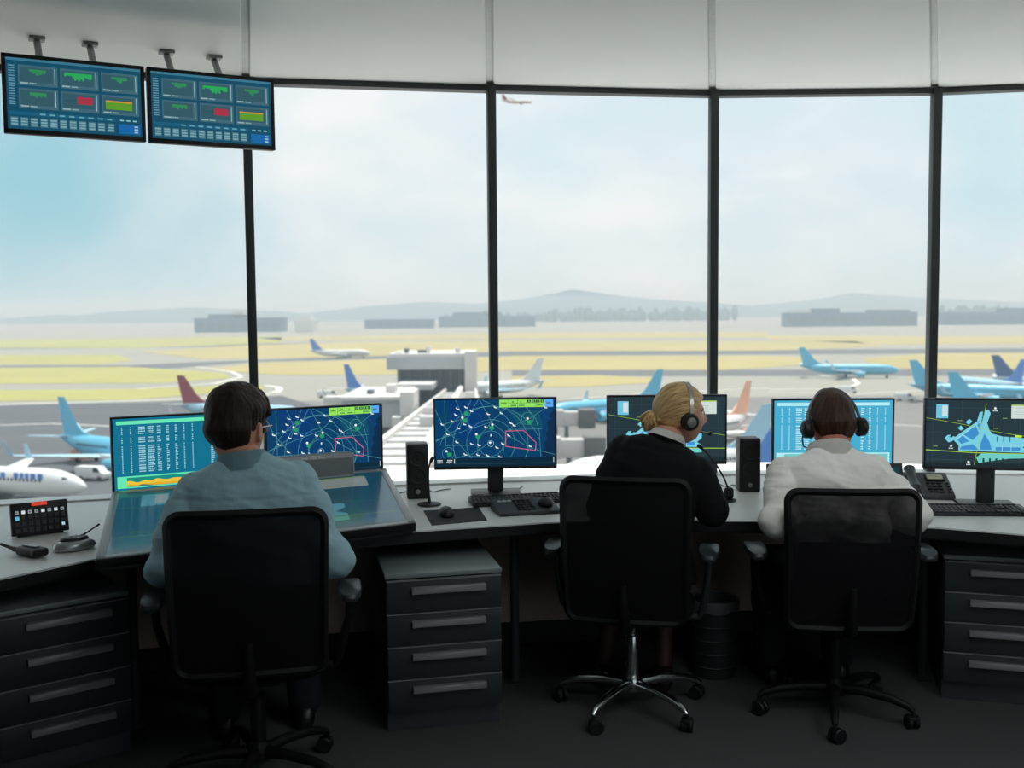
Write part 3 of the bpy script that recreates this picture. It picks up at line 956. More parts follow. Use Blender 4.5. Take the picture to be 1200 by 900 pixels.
for k in range(4):
    mb.sphere((-0.025 + 0.02 * k, 0.004, 0.0485), (0.006, 0.005, 0.004), 8)
mb.build('button', M_alu, cm)
MB().tube([(0.03, 0.005, 0.045), (0.06, 0.01, 0.055), (0.085, 0.016, 0.066), (0.108, 0.022, 0.075)], [0.004, 0.003, 0.0028, 0.0042], 10).build('boom', M_black, cm)

# loudspeakers
M_cone = mat('speaker_cone', (30, 31, 32), 0.55, nscale=60, namt=0.2)
def speaker(p, rz, label):
    t = thing('loudspeaker', label, 'speaker', p.to_tuple(), rz, 'black two-driver desk speakers')
    W, D_, H_ = 0.1, 0.115, 0.256
    MB().box((0, D_ / 2, H_ / 2), (W, D_, H_), bev=0.009, seg=3).build('cabinet', M_black, t)
    for z in (0.19, 0.108):
        mb = MB()
        prof = [(0.038, 0.0), (0.038, 0.004), (0.034, 0.0045), (0.031, 0.001), (0.014, -0.006), (0.013, -0.001), (0.006, 0.002), (0.001, 0.0025)]
        mb.lathe(prof, 28, M=TM((0, -0.0005, z)) @ Matrix.Rotation(PI / 2, 4, 'X'))
        mb.build('driver', M_cone, t)
    MB().lathe([(0.0105, 0.0), (0.0105, 0.007), (0.009, 0.009), (0.001, 0.0095)], 20, M=TM((0, 0, 0.035)) @ Matrix.Rotation(PI / 2, 4, 'X')).build('knob', M_alu, t)
speaker(on_desk(490, 585), math.radians(8), 'black speaker at the right end of the touch-screen console')
speaker(on_desk(879, 577), math.radians(-2), 'black speaker between the woman and the white-shirted man')

# gooseneck microphones
def gooseneck(p, label, neck, tip):
    t = thing('gooseneck_microphone', label, 'microphone', p.to_tuple(), 0, 'gooseneck microphones on the desk')
    MB().lathe([(0.05, 0.0), (0.054, 0.003), (0.052, 0.008), (0.02, 0.014), (0.001, 0.0145)], 30).build('stand_base', M_black, t)
    MB().tube(neck, [0.009] + [0.0042] * (len(neck) - 1), 10).build('neck', M_black, t)
    MB().tube(tip, [0.006, 0.0085, 0.0085, 0.004], 12).build('capsule', M_blackm, t)
p = on_desk(503, 592)
gooseneck(p, 'short upright gooseneck microphone beside the left speaker', [(0, 0, 0.012), (0, 0, 0.05), (-0.002, 0, 0.11), (0.0, 0, 0.17), (0.008, 0, 0.195)], [(0.008, 0, 0.195), (0.013, 0, 0.204), (0.02, 0, 0.215), (0.022, 0, 0.218)])
p = on_desk(849, 587)
gooseneck(p, 'leaning gooseneck microphone at the woman\'s right elbow', [(0.02, 0, 0.012), (0.018, 0, 0.05), (0.0, 0.0, 0.10), (-0.04, 0, 0.17), (-0.085, 0, 0.225), (-0.1, 0, 0.238)], [(-0.1, 0, 0.238), (-0.108, 0, 0.245), (-0.12, 0, 0.254), (-0.124, 0, 0.257)])
t = bpy.data.objects['gooseneck_microphone.001']
MB().box((0.02, 0, 0.036), (0.042, 0.03, 0.05), bev=0.012, seg=3).build('switch_housing', M_blackm, t)

# mouse and mat
pm = [on_desk(*c) for c in ((506, 616), (571, 610), (561, 595), (496, 599))]
c = sum(pm, V((0, 0, 0))) / 4
mt = thing('mouse_mat', 'black mouse mat beside the left speaker', 'mouse mat', c.to_tuple(), 0)
t2 = MB().prism([((q - c).x, (q - c).y) for q in pm], 'z', 0.0, 0.003, bev=0.001, seg=1).build('pad', M_blackm, mt)
def mouse(p, rz, label):
    t = thing('computer_mouse', label, 'mouse', p.to_tuple(), rz)
    prof = [(0.85, 0.0), (1.0, 0.006), (1.0, 0.014), (0.9, 0.025), (0.68, 0.034), (0.35, 0.0385), (0.05, 0.039)]
    mb = MB()
    mb.loft([[V((0.032 * r * math.cos(a_) * (1 - 0.08 * math.sin(a_)), 0.058 * r * math.sin(a_) - 0.008 * (1 - r), z)) for a_ in [2 * PI * j / 28 for j in range(28)]] for r, z in prof])
    mb.build('shell', M_black, t)
    MB().lathe([(0.008, -0.003), (0.0085, 0), (0.008, 0.003)], 16, M=TM((0, 0.03, 0.028)) @ Matrix.Rotation(PI / 2, 4, 'Y')).build('wheel', M_dgrey, t)
    return t
mouse(on_desk(523, 605) + V((0, 0, 0.0031)), math.radians(10), 'black mouse on the black mouse mat')

# keyboards
def keyboard(p, rz, label):
    t = thing('keyboard', label, 'keyboard', p.to_tuple(), rz, 'black keyboards on the desk')
    Mx = Matrix.Rotation(math.radians(5), 4, 'X')
    MB().prism([(0, 0), (0.148, 0), (0.148, 0.027), (0, 0.013)], 'x', -0.222, 0.222, bev=0.003).build('body', M_black, t)
    mb = MB()
    rows = [(0.016, 15), (0.035, 15), (0.054, 15), (0.073, 15), (0.092, 15), (0.124, 15)]
    for ri, (y, n) in enumerate(rows):
        for k in range(22):
            if k in (15, 18) and ri not in (0,):
                pass
            x = -0.207 + k * 0.0192 + (0.004 if k > 14 else 0) + (0.004 if k > 17 else 0)
            if ri == 0 and 3 < k < 9:
                if k == 4:
                    mb.box((x + 0.038, y, 0.0165), (0.092, 0.0155, 0.007), bev=0.0015, seg=1, M=None)
                continue
            if 15 <= k <= 17 and ri in (1 + 1,): continue
            if k > 20: continue
            mb.box((x, y, 0.0165 + y * 0.094), (0.0158, 0.0155, 0.007), bev=0.0015, seg=1)
    mb.build('keys', M_dgrey, t)
    return t
p = on_desk(555, 595)
a_ = math.radians(12)
keyboard(p + V((math.cos(a_), math.sin(a_), 0)) * 0.222, a_, 'black keyboard below the centre radar monitor')
p = on_desk(1083, 605)
a_ = math.radians(-4)
keyboard(p + V((math.cos(a_), math.sin(a_), 0)) * 0.222, a_, 'black keyboard in front of the desk phone at the right edge')

# keypad with a trackball
p = on_desk(622, 604)
kp = thing('trackball_keypad', 'dark control keypad with a black trackball in front of the centre keyboard', 'control keypad', p.to_tuple(), math.radians(14))
MB().prism([(0, 0), (0.175, 0), (0.175, 0.045), (0, 0.016)], 'x', -0.135, 0.135, bev=0.004).build('body', M_dgrey, kp)
mb = MB()
for r in range(5):
    for k in range(4):
        mb.box((-0.04 + k * 0.021, 0.03 + r * 0.027, 0.0235 + r * 0.0045), (0.016, 0.02, 0.007), bev=0.002, seg=1)
mb.build('keys', M_black, kp)
mb = MB()
for k in range(3):
    mb.box((-0.105 + k * 0.022, 0.135, 0.0405), (0.017, 0.02, 0.006), bev=0.002, seg=1)
mb.build('white_keys', mat('pale_keys', (190, 194, 196), 0.4, nscale=20, namt=0.03), kp)
MB().sphere((0.085, 0.07, 0.036), (0.034, 0.04, 0.026), 20).build('trackball', M_black, kp)

# desk phone
p = on_desk(1093, 586)
ph = thing('desk_phone', 'dark grey desk phone with handset and small display beside the white-shirted man', 'phone', p.to_tuple(), math.radians(-8))
M_phone = mat('phone_grey', (62, 68, 71), 0.4, nscale=30, namt=0.06)
MB().prism([(0, 0), (0.19, 0), (0.19, 0.095), (0.17, 0.1), (0.0, 0.022)], 'x', -0.095, 0.1, bev=0.006).build('body', M_phone, ph)
sl = math.atan2(0.078, 0.17)
Mp = TM((0, 0, 0.022)) @ Matrix.Rotation(sl, 4, 'X')
mb = MB().box((0.038, 0.14, 0.003), (0.085, 0.05, 0.008), bev=0.002, M=Mp)
mb.build('display_bezel', M_black, ph)
d = Disp(0.068, 0.036, (136, 140, 122), 0.8)
d.rect(0.1, 0.2, 0.7, 0.32, (80, 84, 74), 1)
d.rect(0.1, 0.5, 0.85, 0.62, (80, 84, 74), 1)
d.build(ph, Mp @ TM((0.004, 0.122, 0.0072)))
mb = MB()
for r in range(4):
    for k in range(3):
        mb.box((0.0 + k * 0.024, 0.028 + r * 0.022, 0.003), (0.018, 0.014, 0.007), bev=0.002, seg=1, M=Mp)
for r in range(4):
    mb.box((0.082, 0.028 + r * 0.022, 0.003), (0.014, 0.012, 0.006), bev=0.002, seg=1, M=Mp)
mb.build('keys', M_black, ph)
hs = MB()
pts = [(-0.065, 0.012, 0.032), (-0.065, 0.03, 0.05), (-0.065, 0.07, 0.068), (-0.065, 0.12, 0.092), (-0.065, 0.165, 0.118), (-0.065, 0.19, 0.117)]
hs.loft([[V((q[0] + a1 * math.cos(t_), q[1] - 0.3 * b1 * math.sin(t_), q[2] + b1 * math.sin(t_))) for t_ in [2 * PI * j / 18 for j in range(18)]] for q, a1, b1 in zip(pts, (0.02, 0.027, 0.02, 0.02, 0.027, 0.02), (0.012, 0.018, 0.013, 0.013, 0.018, 0.012))])
hs.build('handset', M_phone, ph)
mb = MB()
pts = []
for i in range(90):
    t_ = i / 89
    a1 = t_ * 2 * PI * 14
    x0 = -0.065 - 0.05 * math.sin(t_ * PI) + 0.012 * t_
    pts.append((x0 + 0.006 * math.cos(a1), -0.005 - 0.05 * math.sin(t_ * PI) + 0.02 * t_, 0.009 + 0.006 * math.sin(a1)))
mb.tube(pts, 0.0016, 6)
mb.build('coiled_cord', M_black, ph)

# low dark panel in front of the white-shirted man
p = at_z(982, 600, SILL)
lp = thing('low_display', 'low dark touch panel hidden behind the white-shirted man, only its ends showing', 'display', (at_y(982, 450, 4.32).x, 4.32, SILL + 0.004), math.radians(-2))
Ml = TM((0, 0, 0.004)) @ Matrix.Rotation(math.radians(-10), 4, 'X')
MB().box((0, 0.012, 0.1), (0.575, 0.03, 0.195), bev=0.005, M=Ml).build('housing', M_dgrey, lp)
MB().prism([(0.035, 0), (0.085, 0), (0.075, 0.012), (0.06, 0.12), (0.05, 0.11)], 'x', -0.05, 0.05, bev=0.002).build('easel', M_black, lp)
d = Disp(0.545, 0.165, (16, 52, 62))
for i in range(6):
    for j in range(3):
        d.rect(0.03 + i * 0.16, 0.08 + j * 0.3, 0.16 + i * 0.16, 0.3 + j * 0.3, (26, 84, 98), 1)
d.build(lp, Ml @ face_m(-0.2725, 0.018, -0.0032))

# cables trailing on the desk
def cable(name, label, pts, r=0.0022):
    P = [on_desk(*c) + V((0, 0, r + 0.0006)) for c in pts]
    sm = []
    for i in range(len(P) - 1):
        p0, p1, p2, p3 = P[max(i - 1, 0)], P[i], P[i + 1], P[min(i + 2, len(P) - 1)]
        for k in range(8):
            t_ = k / 8
            sm.append(0.5 * ((2 * p1) + (p2 - p0) * t_ + (2 * p0 - 5 * p1 + 4 * p2 - p3) * t_ * t_ + (3 * p1 - p0 - 3 * p2 + p3) * t_ ** 3))
    sm.append(P[-1])
    o = MB().tube(sm, r, 8).build(name, M_black)
    tag(o, label, 'cable')
cable('cable', 'thin black cable curling over the desk from the right gooseneck microphone', [(846, 581), (838, 577), (836, 570), (842, 568), (852, 571), (858, 569), (866, 570)])
cable('cable', 'thin black cable running along the desk behind the left speaker', [(466, 580), (474, 577), (500, 575), (508, 577), (516, 575), (528, 573.5)])
cable('cable', 'thin black cable behind the stand of the centre radar monitor', [(594, 577), (598, 573), (604, 575), (612, 571)])
# ================================================================== CHAIRS
M_seat = M_darkfab
M_mesh = mesh_fabric('close_mesh_fabric', (10, 10, 12), 0.025)
M_meshR = mesh_fabric('open_mesh_fabric', (13, 12, 16), 0.075)
M_pad = mat('armrest_pad', (48, 52, 54), 0.35, nscale=40, namt=0.1)
def outline_rr(w, z0, z1, r, n=7, taper=0.0):
    pts = []
    for cx, cz, a0 in ((w / 2 - r, z0 + r, -90), (w / 2 - r, z1 - r, 0), (-w / 2 + r, z1 - r, 90), (-w / 2 + r, z0 + r, 180)):
        for k in range(n):
            a = math.radians(a0 + 90 * k / (n - 1))
            x, z = cx + r * math.cos(a), cz + r * math.sin(a)
            f = 1 - taper * (z1 - z) / (z1 - z0)
            pts.append((x * f, z))
    return pts
def back_y_at(x, z):
    """The backrest bows round the sitter and leans back a little."""
    return -0.235 - 0.10 * (z - 0.44) * 0.6 + 0.32 * x * x - 0.05 * math.sin((z - 0.44) / 0.56 * PI) * 0.5
def make_chair(label, loc, rz, base_m, arm_m, open_=None, W=0.5, arms=0.3, z0=0.435, z1=0.99, star=0.0):
    t = thing('office_chair', label, 'chair', loc, rz, 'mesh-back office chairs')
    # five-star base
    mb = MB()
    mb.lathe([(0.028, 0.075), (0.04, 0.08), (0.042, 0.12), (0.03, 0.14), (0.028, 0.145)], 20)
    ends = []
    for k in range(5):
        a = math.radians(90 + 72 * k + star)
        c, s = math.cos(a), math.sin(a)
        pts, rad = [], []
        for r, z, ra in ((0.03, 0.108, 0.021), (0.12, 0.112, 0.019), (0.22, 0.104, 0.0165), (0.285, 0.086, 0.014), (0.303, 0.07, 0.011)):
            pts.append((r * c, r * s, z)); rad.append(ra)
        mb.tube(pts, rad, 12)
        ends.append((a, 0.303 * c, 0.303 * s))
    mb.build('base', base_m, t)
    for a, x, y in ends:
        cs = MB()
        M = TM((x, y, 0)) @ rz_m(a + 0.7)
        for sx in (-0.013, 0.013):
            cs.lathe([(0.012, -0.009), (0.026, -0.009), (0.0285, -0.006), (0.0285, 0.006), (0.026, 0.009), (0.012, 0.009)], 20, M=M @ TM((sx, 0.012, 0.0286)) @ Matrix.Rotation(PI / 2, 4, 'Y'))
        cs.box((0, 0.006, 0.043), (0.046, 0.04, 0.022), bev=0.008, M=M)
        cs.tube([M @ V((0, 0, 0.045)), M @ V((0, 0, 0.072))], 0.006, 8)
        cs.build('caster', M_black, t)
    MB().lathe([(0.0265, 0.13), (0.0265, 0.30), (0.024, 0.305), (0.0145, 0.306), (0.0145, 0.385)], 20).build('gas_lift', base_m, t)
    MB().box((0, 0.0, 0.384), (0.17, 0.22, 0.04), bev=0.012).tube([(0.08, 0.03, 0.385), (0.2, 0.05, 0.38), (0.235, 0.055, 0.376)], 0.005, 8).build('tilt_mechanism', M_black, t)
    # seat
    mb = MB()
    rings = []
    for z, f in ((0.406, 0.9), (0.410, 0.97), (0.423, 1.0), (0.436, 0.985), (0.446, 0.93), (0.450, 0.8)):
        rings.append([V((0.245 * f * (abs(math.cos(a)) ** 0.55) * (1 if math.cos(a) > 0 else -1), 0.03 + 0.235 * f * (abs(math.sin(a)) ** 0.55) * (1 if math.sin(a) > 0 else -1), z)) for a in [2 * PI * (j + .5) / 40 for j in range(40)]])
    mb.loft(rings)
    mb.build('seat', M_seat, t)
    # backrest: frame with the fabric stretched inside it
    o_ = outline_rr(W, z0, z1, 0.055, 8, 0.05)
    i_ = outline_rr(W - 0.052, z0 + 0.026, z1 - 0.026, 0.035, 8, 0.05)
    def dens(pts):
        out = []
        for a, b in zip(pts, pts[1:] + pts[:1]):
            n = 6
            for k in range(n):
                out.append((a[0] + (b[0] - a[0]) * k / n, a[1] + (b[1] - a[1]) * k / n))
        return out
    o_, i_ = dens(o_), dens(i_)
    mb = MB()
    tt = 0.013
    P = lambda q, dy: V((q[0], back_y_at(q[0], q[1]) + dy, q[1]))
    rings = [[P(q, 0.0) for q in o_], [P(((q[0] * 0.5 + r[0] * 0.5), (q[1] * 0.5 + r[1] * 0.5)), -tt) for q, r in zip(o_, i_)], [P(q, -0.004) for q in i_],
             [P(((q[0] * 0.5 + r[0] * 0.5), (q[1] * 0.5 + r[1] * 0.5)), tt) for q, r in zip(o_, i_)], [P(q, 0.0) for q in o_]]
    mb.loft(rings, cap=False)
    br = mb.build('backrest', M_chair, t)
    tb = bmesh.new()
    nx, nz = 18, 22
    grid = []
    for r in range(nz + 1):
        z = z0 + 0.017 + (z1 - z0 - 0.034) * r / nz
        row = []
        for c in range(nx + 1):
            hw_ = (W - 0.04) / 2 * (1 - 0.05 * (z1 - z) / (z1 - z0))
            edge = min(z - z0 - 0.017, z1 - 0.017 - z)
            if edge < 0.03: hw_ -= 0.03 - math.sqrt(max(0, 0.03 ** 2 - (0.03 - edge) ** 2))
            x = -hw_ + 2 * hw_ * c / nx
            row.append(tb.verts.new((x, back_y_at(x, z), z)))
        grid.append(row)
    for r in range(nz):
        for c in range(nx):
            tb.faces.new([grid[r][c], grid[r][c + 1], grid[r + 1][c + 1], grid[r + 1][c]])
    me = bpy.data.meshes.new('mesh_panel')
    tb.to_mesh(me); tb.free()
    link('mesh_panel', me, open_ or M_mesh, br)
    # the lower half is backed by the upholstered lumbar pad
    mb = MB()
    rings = []
    for dy, f in ((0.002, 0.9), (0.006, 1.0), (0.012, 1.0), (0.016, 0.92)):
        rings.append([P((q[0] * f * 0.985, 0.60 + (q[1] - 0.60) * f), dy) for q in dens(outline_rr(W - 0.07, 0.47, 0.745, 0.04, 8, 0.02))])
    mb.loft(rings)
    mb.build('lumbar_pad', M_darkfab, t)
    mb = MB()
    mb.tube([(0, -0.06, 0.384), (0, -0.18, 0.386), (0, -0.262, 0.41), (0, -0.292, 0.48), (0, -0.298, 0.58)], [0.024, 0.024, 0.022, 0.019, 0.012], 12)
    mb.build('back_support', M_chair, t)
    for s in (-1, 1):
        x = arms * s
        arm = MB()
        arm.tube([(0.20 * s, 0.0, 0.392), (0.262 * s, 0.0, 0.395), (0.279 * s, -0.01, 0.43), (x, -0.03, 0.57), (x * 1.01, -0.04, 0.655)], [0.014, 0.015, 0.016, 0.014, 0.013], 10)
        ar_ = arm.build('armrest', arm_m, t)
        pad = MB()
        prof = [(0.80, 0.652), (0.98, 0.657), (1.0, 0.668), (0.95, 0.680), (0.7, 0.687)]
        pad.loft([[V((x * 1.01 + 0.04 * f * (abs(math.cos(a)) ** 0.6) * (1 if math.cos(a) > 0 else -1), -0.035 + 0.11 * f * (abs(math.sin(a)) ** 0.7) * (1 if math.sin(a) > 0 else -1), z - 0.01 * abs(math.sin(a)) ** 3)) for a in [2 * PI * (j + .5) / 28 for j in range(28)]] for f, z in prof])
        pad.build('arm_pad', M_pad, ar_)
    return t
M_post = mat('arm_post_metal', (92, 95, 96), 0.3, 0.8, nscale=20, namt=0.05)
def flat(q): return (q.x, q.y, 0)
CH_L = V((-0.88, 3.42, 0))
CH_W = V((0.475, 4.035, 0))
CH_R = V((1.27, 3.975, 0))
make_chair('black mesh chair under the blue-shirted man, black five-star base', CH_L, math.radians(10), M_chair, M_chair, W=0.51, arms=0.315, z0=0.445, z1=0.995, star=22)
make_chair('black chair with chrome five-star base under the blonde woman', CH_W, math.radians(-13), M_chrome, M_post, z0=0.41, z1=0.985, star=13)
make_chair('black mesh chair under the white-shirted man', CH_R, math.radians(-5), M_chair, M_chair, open_=M_meshR, arms=0.315, z0=0.395, z1=0.947, star=24)

# ================================================================== PEOPLE
M_skin = mat('skin', (205, 152, 128), 0.55, nscale=30, namt=0.06, spec=0.35)
M_skinr = mat('flushed_skin', (196, 128, 108), 0.55, nscale=30, namt=0.06, spec=0.35)
M_lip = mat('lips', (170, 92, 86), 0.45, nscale=30, namt=0.05)
M_eye = mat('eye_white', (226, 224, 220), 0.2, nscale=10, namt=0.02)
M_iris = mat('iris', (62, 48, 38), 0.15, nscale=30, namt=0.2)
M_brow = mat('brow', (70, 48, 36), 0.8, nscale=100, namt=0.3)

def head_dir_radius(d):
    """Skull and face as a radius for every direction; +y is the face, z up. d is a unit vector."""
    x, y, z = d
    rx, ry, rz = 0.077, 0.098, 0.118
    r = 1 / math.sqrt((x / rx) ** 2 + (y / ry) ** 2 + (z / rz) ** 2)
    p = V(d) * r
    if p.z < 0:                                   # jaw narrows, nape tucks in
        k = min(1, -p.z / 0.118)
        p.x *= 1 - 0.20 * k ** 1.4
        if p.y < 0: p.y *= 1 - 0.42 * k
        else: p.y *= 1 + 0.10 * k
    if p.z > 0.03:
        p.y -= 0.010 * (p.z - 0.03) / 0.09
    if p.y < 0 and p.z > -0.03: p.y *= 1.04
    def g(cx, cz, sx, sz): return math.exp(-((p.x - cx) / sx) ** 2 - ((p.z - cz) / sz) ** 2) if p.y > 0 else 0
    f = 0.0
    f += 0.011 * g(0, 0.012, 0.009, 0.02) + 0.019 * g(0, -0.012, 0.011, 0.016) + 0.008 * g(0, -0.026, 0.016, 0.009)
    f -= 0.010 * (g(-0.031, 0.016, 0.016, 0.011) + g(0.031, 0.016, 0.016, 0.011))
    f += 0.004 * (g(-0.03, 0.034, 0.024, 0.008) + g(0.03, 0.034, 0.024, 0.008))
    f += 0.006 * g(0, -0.052, 0.021, 0.006) + 0.006 * g(0, -0.064, 0.018, 0.006) - 0.003 * g(0, -0.058, 0.022, 0.003)
    f += 0.009 * g(0, -0.092, 0.022, 0.016) + 0.004 * (g(-0.045, -0.012, 0.018, 0.018) + g(0.045, -0.012, 0.018, 0.018))
    p.y += f
    return p
def head_grid(fn, nu=72, nv=54):
    t = bmesh.new()
    rows = []
    top = t.verts.new(fn((0, 0, 1)))
    bot = t.verts.new(fn((0, 0, -1)))
    for i in range(1, nv):
        th = PI * i / nv
        rows.append([t.verts.new(fn((math.sin(th) * math.sin(2 * PI * j / nu), math.sin(th) * math.cos(2 * PI * j / nu), math.cos(th)))) for j in range(nu)])
    for j in range(nu):
        k = (j + 1) % nu
        t.faces.new([top, rows[0][k], rows[0][j]])
        t.faces.new([bot, rows[-1][j], rows[-1][k]])
        for i in range(len(rows) - 1):
            t.faces.new([rows[i][j], rows[i][k], rows[i + 1][k], rows[i + 1][j]])
    bmesh.ops.recalc_face_normals(t, faces=t.faces)
    return t
def add_head(mb, M):
    mb._merge(head_grid(head_dir_radius), M)
    for s in (-1, 1):                                # ears
        rings = []
        for k, (dx, f) in enumerate(((0.0, 0.8), (0.006, 1.0), (0.012, 1.0), (0.016, 0.85))):
            rings.append([V((s * (0.069 + dx + 0.005 * (-math.cos(a) * 0.5 + 0.5)), -0.010 + 0.018 * f * math.cos(a) - 0.006 * dx / 0.016, -0.006 + (0.032 * f * math.sin(a)) * (1.0 if math.sin(a) > 0 else 0.92))) for a in [2 * PI * j / 20 for j in range(20)]])
        mb.loft(rings, M=M)
def hand(mb, wrist, d, upn, side, curl=0.5):
    """Palm, four unequal bent fingers, thumb off the side of the palm. side +1: thumb towards the right of d."""
    y = V(d).normalized()
    x = y.cross(V(upn)).normalized()
    z = x.cross(y)
    M = Matrix(((x.x, y.x, z.x, wrist[0]), (x.y, y.y, z.y, wrist[1]), (x.z, y.z, z.z, wrist[2]), (0, 0, 0, 1)))
    rings = []
    for yy, a, b in ((-0.02, 0.026, 0.02), (0.0, 0.027, 0.018), (0.03, 0.036, 0.016), (0.065, 0.041, 0.014), (0.088, 0.040, 0.011), (0.094, 0.03, 0.006)):
        rings.append([M @ V((a * math.cos(t), yy, b * math.sin(t))) for t in [2 * PI * j / 20 for j in range(20)]])
    mb.loft(rings)
    for k, (bx, ln) in enumerate(((0.031, 0.070), (0.0105, 0.080), (-0.0105, 0.074), (-0.0305, 0.058))):
        bx *= side
        p = V((bx, 0.084, 0.0))
        a = -0.15
        pts = [p.copy()]
        for seg, part in enumerate((0.45, 0.30, 0.25)):
            p = p + V((bx * 0.06, math.cos(a) * ln * part, math.sin(a) * ln * part))
            pts.append(p.copy())
            a -= curl * (0.9 if seg == 0 else 0.7)
        mb.chain([M @ q for q in pts], [0.0092, 0.0085, 0.0078, 0.0066], 10)
    th = [V((0.022 * side, 0.018, -0.004)), V((0.046 * side, 0.045, -0.012)), V((0.058 * side, 0.072, -0.018)), V((0.060 * side, 0.096, -0.024))]
    mb.chain([M @ q for q in th], [0.013, 0.0115, 0.0095, 0.0075], 10)
def ring_pts(c, u, v, a, b, n=28, e=1.0):
    out = []
    for j in range(n):
        t = 2 * PI * j / n
        ct, st = math.cos(t), math.sin(t)
        out.append(c + u * (a * abs(ct) ** e * (1 if ct > 0 else -1)) + v * (b * abs(st) ** e * (1 if st > 0 else -1)))
    return out
class Pose: pass
TORSO_M = [(-0.06, 0.165, 0.115), (0.0, 0.185, 0.13), (0.10, 0.175, 0.12), (0.22, 0.168, 0.112), (0.34, 0.185, 0.118), (0.44, 0.198, 0.118), (0.50, 0.188, 0.105), (0.535, 0.155, 0.085), (0.56, 0.105, 0.07), (0.58, 0.072, 0.062), (0.60, 0.058, 0.058)]
TORSO_F = [(-0.06, 0.17, 0.12), (0.0, 0.188, 0.13), (0.10, 0.165, 0.112), (0.20, 0.138, 0.098), (0.32, 0.158, 0.108), (0.42, 0.172, 0.112), (0.475, 0.165, 0.098), (0.51, 0.138, 0.08), (0.535, 0.09, 0.064), (0.56, 0.057, 0.053), (0.585, 0.047, 0.048)]
def spine(P, h):
    """point, and tilted axes of the torso, h metres up the spine from the seat."""
    b = P.bend
    y = P.lean * h + b * h * h
    x = P.sway * h * h
    c = V((x, y, P.seat + 0.04 + h * P.stretch))
    tang = V((2 * P.sway * h, P.lean + 2 * b * h, P.stretch)).normalized()
    u = V((math.cos(P.twist * h), math.sin(P.twist * h), 0))
    u = (u - tang * u.dot(tang)).normalized()
    v = tang.cross(u)
    return c, u, v
def torso_rings(P, grow=0.0, lo=-1, hi=9, loose=0.0):
    rings = []
    for h, a, b in P.torso:
        if h < lo or h > hi: continue
        c, u, v = spine(P, h)
        k = loose * math.exp(-((h - 0.14) / 0.16) ** 2)
        rings.append(ring_pts(c, u, v, a + grow + k, b + grow + k, e=0.85))
    return rings
def limb(mb, a, b, c, ra, rb, rc, grow=0.0, bulge=1.06):
    a, b, c = V(a), V(b), V(c)
    pts = [a, a.lerp(b, 0.35), a.lerp(b, 0.7), b, b.lerp(c, 0.3), b.lerp(c, 0.65), c]
    rad = [ra, (ra * 0.65 + rb * 0.35) * bulge, (ra * 0.3 + rb * 0.7) * 1.0, rb, (rb * 0.7 + rc * 0.3) * bulge, (rb * 0.35 + rc * 0.65), rc]
    mb.chain(pts, [r + grow for r in rad], 16)

def folds(me, amp, dirs, seed, zone=None):
    """Cloth creases: ridged noise stretched along the fold direction, pushed along the normals."""
    n = len(me.vertices)
    nr = [v.normal.copy() for v in me.vertices]
    for v, q in zip(me.vertices, nr):
        c = v.co
        s = 0.0
        for (d1, f1, f2, w) in dirs:
            a = c.dot(V(d1))
            s += w * (1 - 2 * abs(noise.noise(V((a * f1 + seed, c.x * f2 + seed * 1.7, c.z * f2 + c.y * f2)))))
        k = zone(c) if zone else 1.0
        v.co = c + q * (amp * k * (s - 0.5))

def build_person(P):
    root = thing('person', P.label, 'person', P.loc, P.rz, 'air traffic controllers at the desk')
    sc = P.scale
    neck_c, nu, nv = spine(P, P.torso[-2][0])
    H = TM(P.head) @ Euler((P.hrot[0], P.hrot[1], P.hrot[2]), 'XYZ').to_matrix().to_4x4() @ Matrix.Scale(P.hscale, 4)
    # ---- the body, one continuous skin
    mb = MB()
    mb.loft(torso_rings(P))
    nb = spine(P, P.torso[-1][0] - 0.05)[0]
    nt = H @ V((0, -0.022, -0.045))
    mb.chain([nb, nb.lerp(nt, 0.5), nt], [P.neck * 1.12, P.neck, P.neck * 1.0], 18)
    add_head(mb, H)
    sh = []
    for s, A in ((-1, P.armL), (1, P.armR)):
        c, u, v = spine(P, P.shoulder_h)
        S0 = c + u * (s * P.shoulder_w) + V((0, 0.012, 0))
        E, W = V(A[0]), V(A[1])
        sh.append((S0, E, W))
        limb(mb, S0, E, W, P.arm_r[0], P.arm_r[1], P.arm_r[2])
        hd = (V(A[2]) - W).normalized()
        hand(mb, W + hd * 0.015, hd, A[3], -s, A[4])
    legs = []
    for s, (hip, knee, ank) in ((-1, P.legL), (1, P.legR)):
        limb(mb, hip, knee, ank, P.leg_r[0], P.leg_r[1], P.leg_r[2], bulge=1.05)
        a = V(ank)
        mb.chain([a, a + V((0, 0.06, -0.035)), a + V((0, 0.13, -0.06))], [P.leg_r[2], 0.036, 0.024], 12)
        legs.append((V(hip), V(knee), V(ank)))
    me = remesh(mb, 0.0042, 5, 0.5)
    # eyes, lips and brows are areas of the same skin
    Hi = H.inverted()
    if P.face:
        mats = [P.skin, M_lip, M_eye, M_iris, M_brow]
        for f in me.polygons:
            q = Hi @ f.center
            if q.y > 0.05:
                ax = abs(q.x)
                if abs(q.z + 0.058) < 0.009 * (1 - (ax / 0.026) ** 2) and ax < 0.025: f.material_index = 1
                e = ((ax - 0.031) / 0.0145) ** 2 + ((q.z - 0.017) / 0.0062) ** 2
                if e < 1: f.material_index = 3 if (ax - 0.031) ** 2 + (q.z - 0.017) ** 2 < 0.0055 ** 2 else 2
                if abs(q.z - 0.036 + 2.2 * (ax - 0.03) ** 2 * 10) < 0.004 and 0.012 < ax < 0.05: f.material_index = 4
    else:
        mats = [P.skin]
    if P.legs_mat:
        mats = mats + [P.legs_mat]
        for f in me.polygons:
            if f.center.z < 0.62 and f.center.y > 0.05: f.material_index = len(mats) - 1
    link('body', me, mats, root, smooth=180)
    return root, H, sh, legs

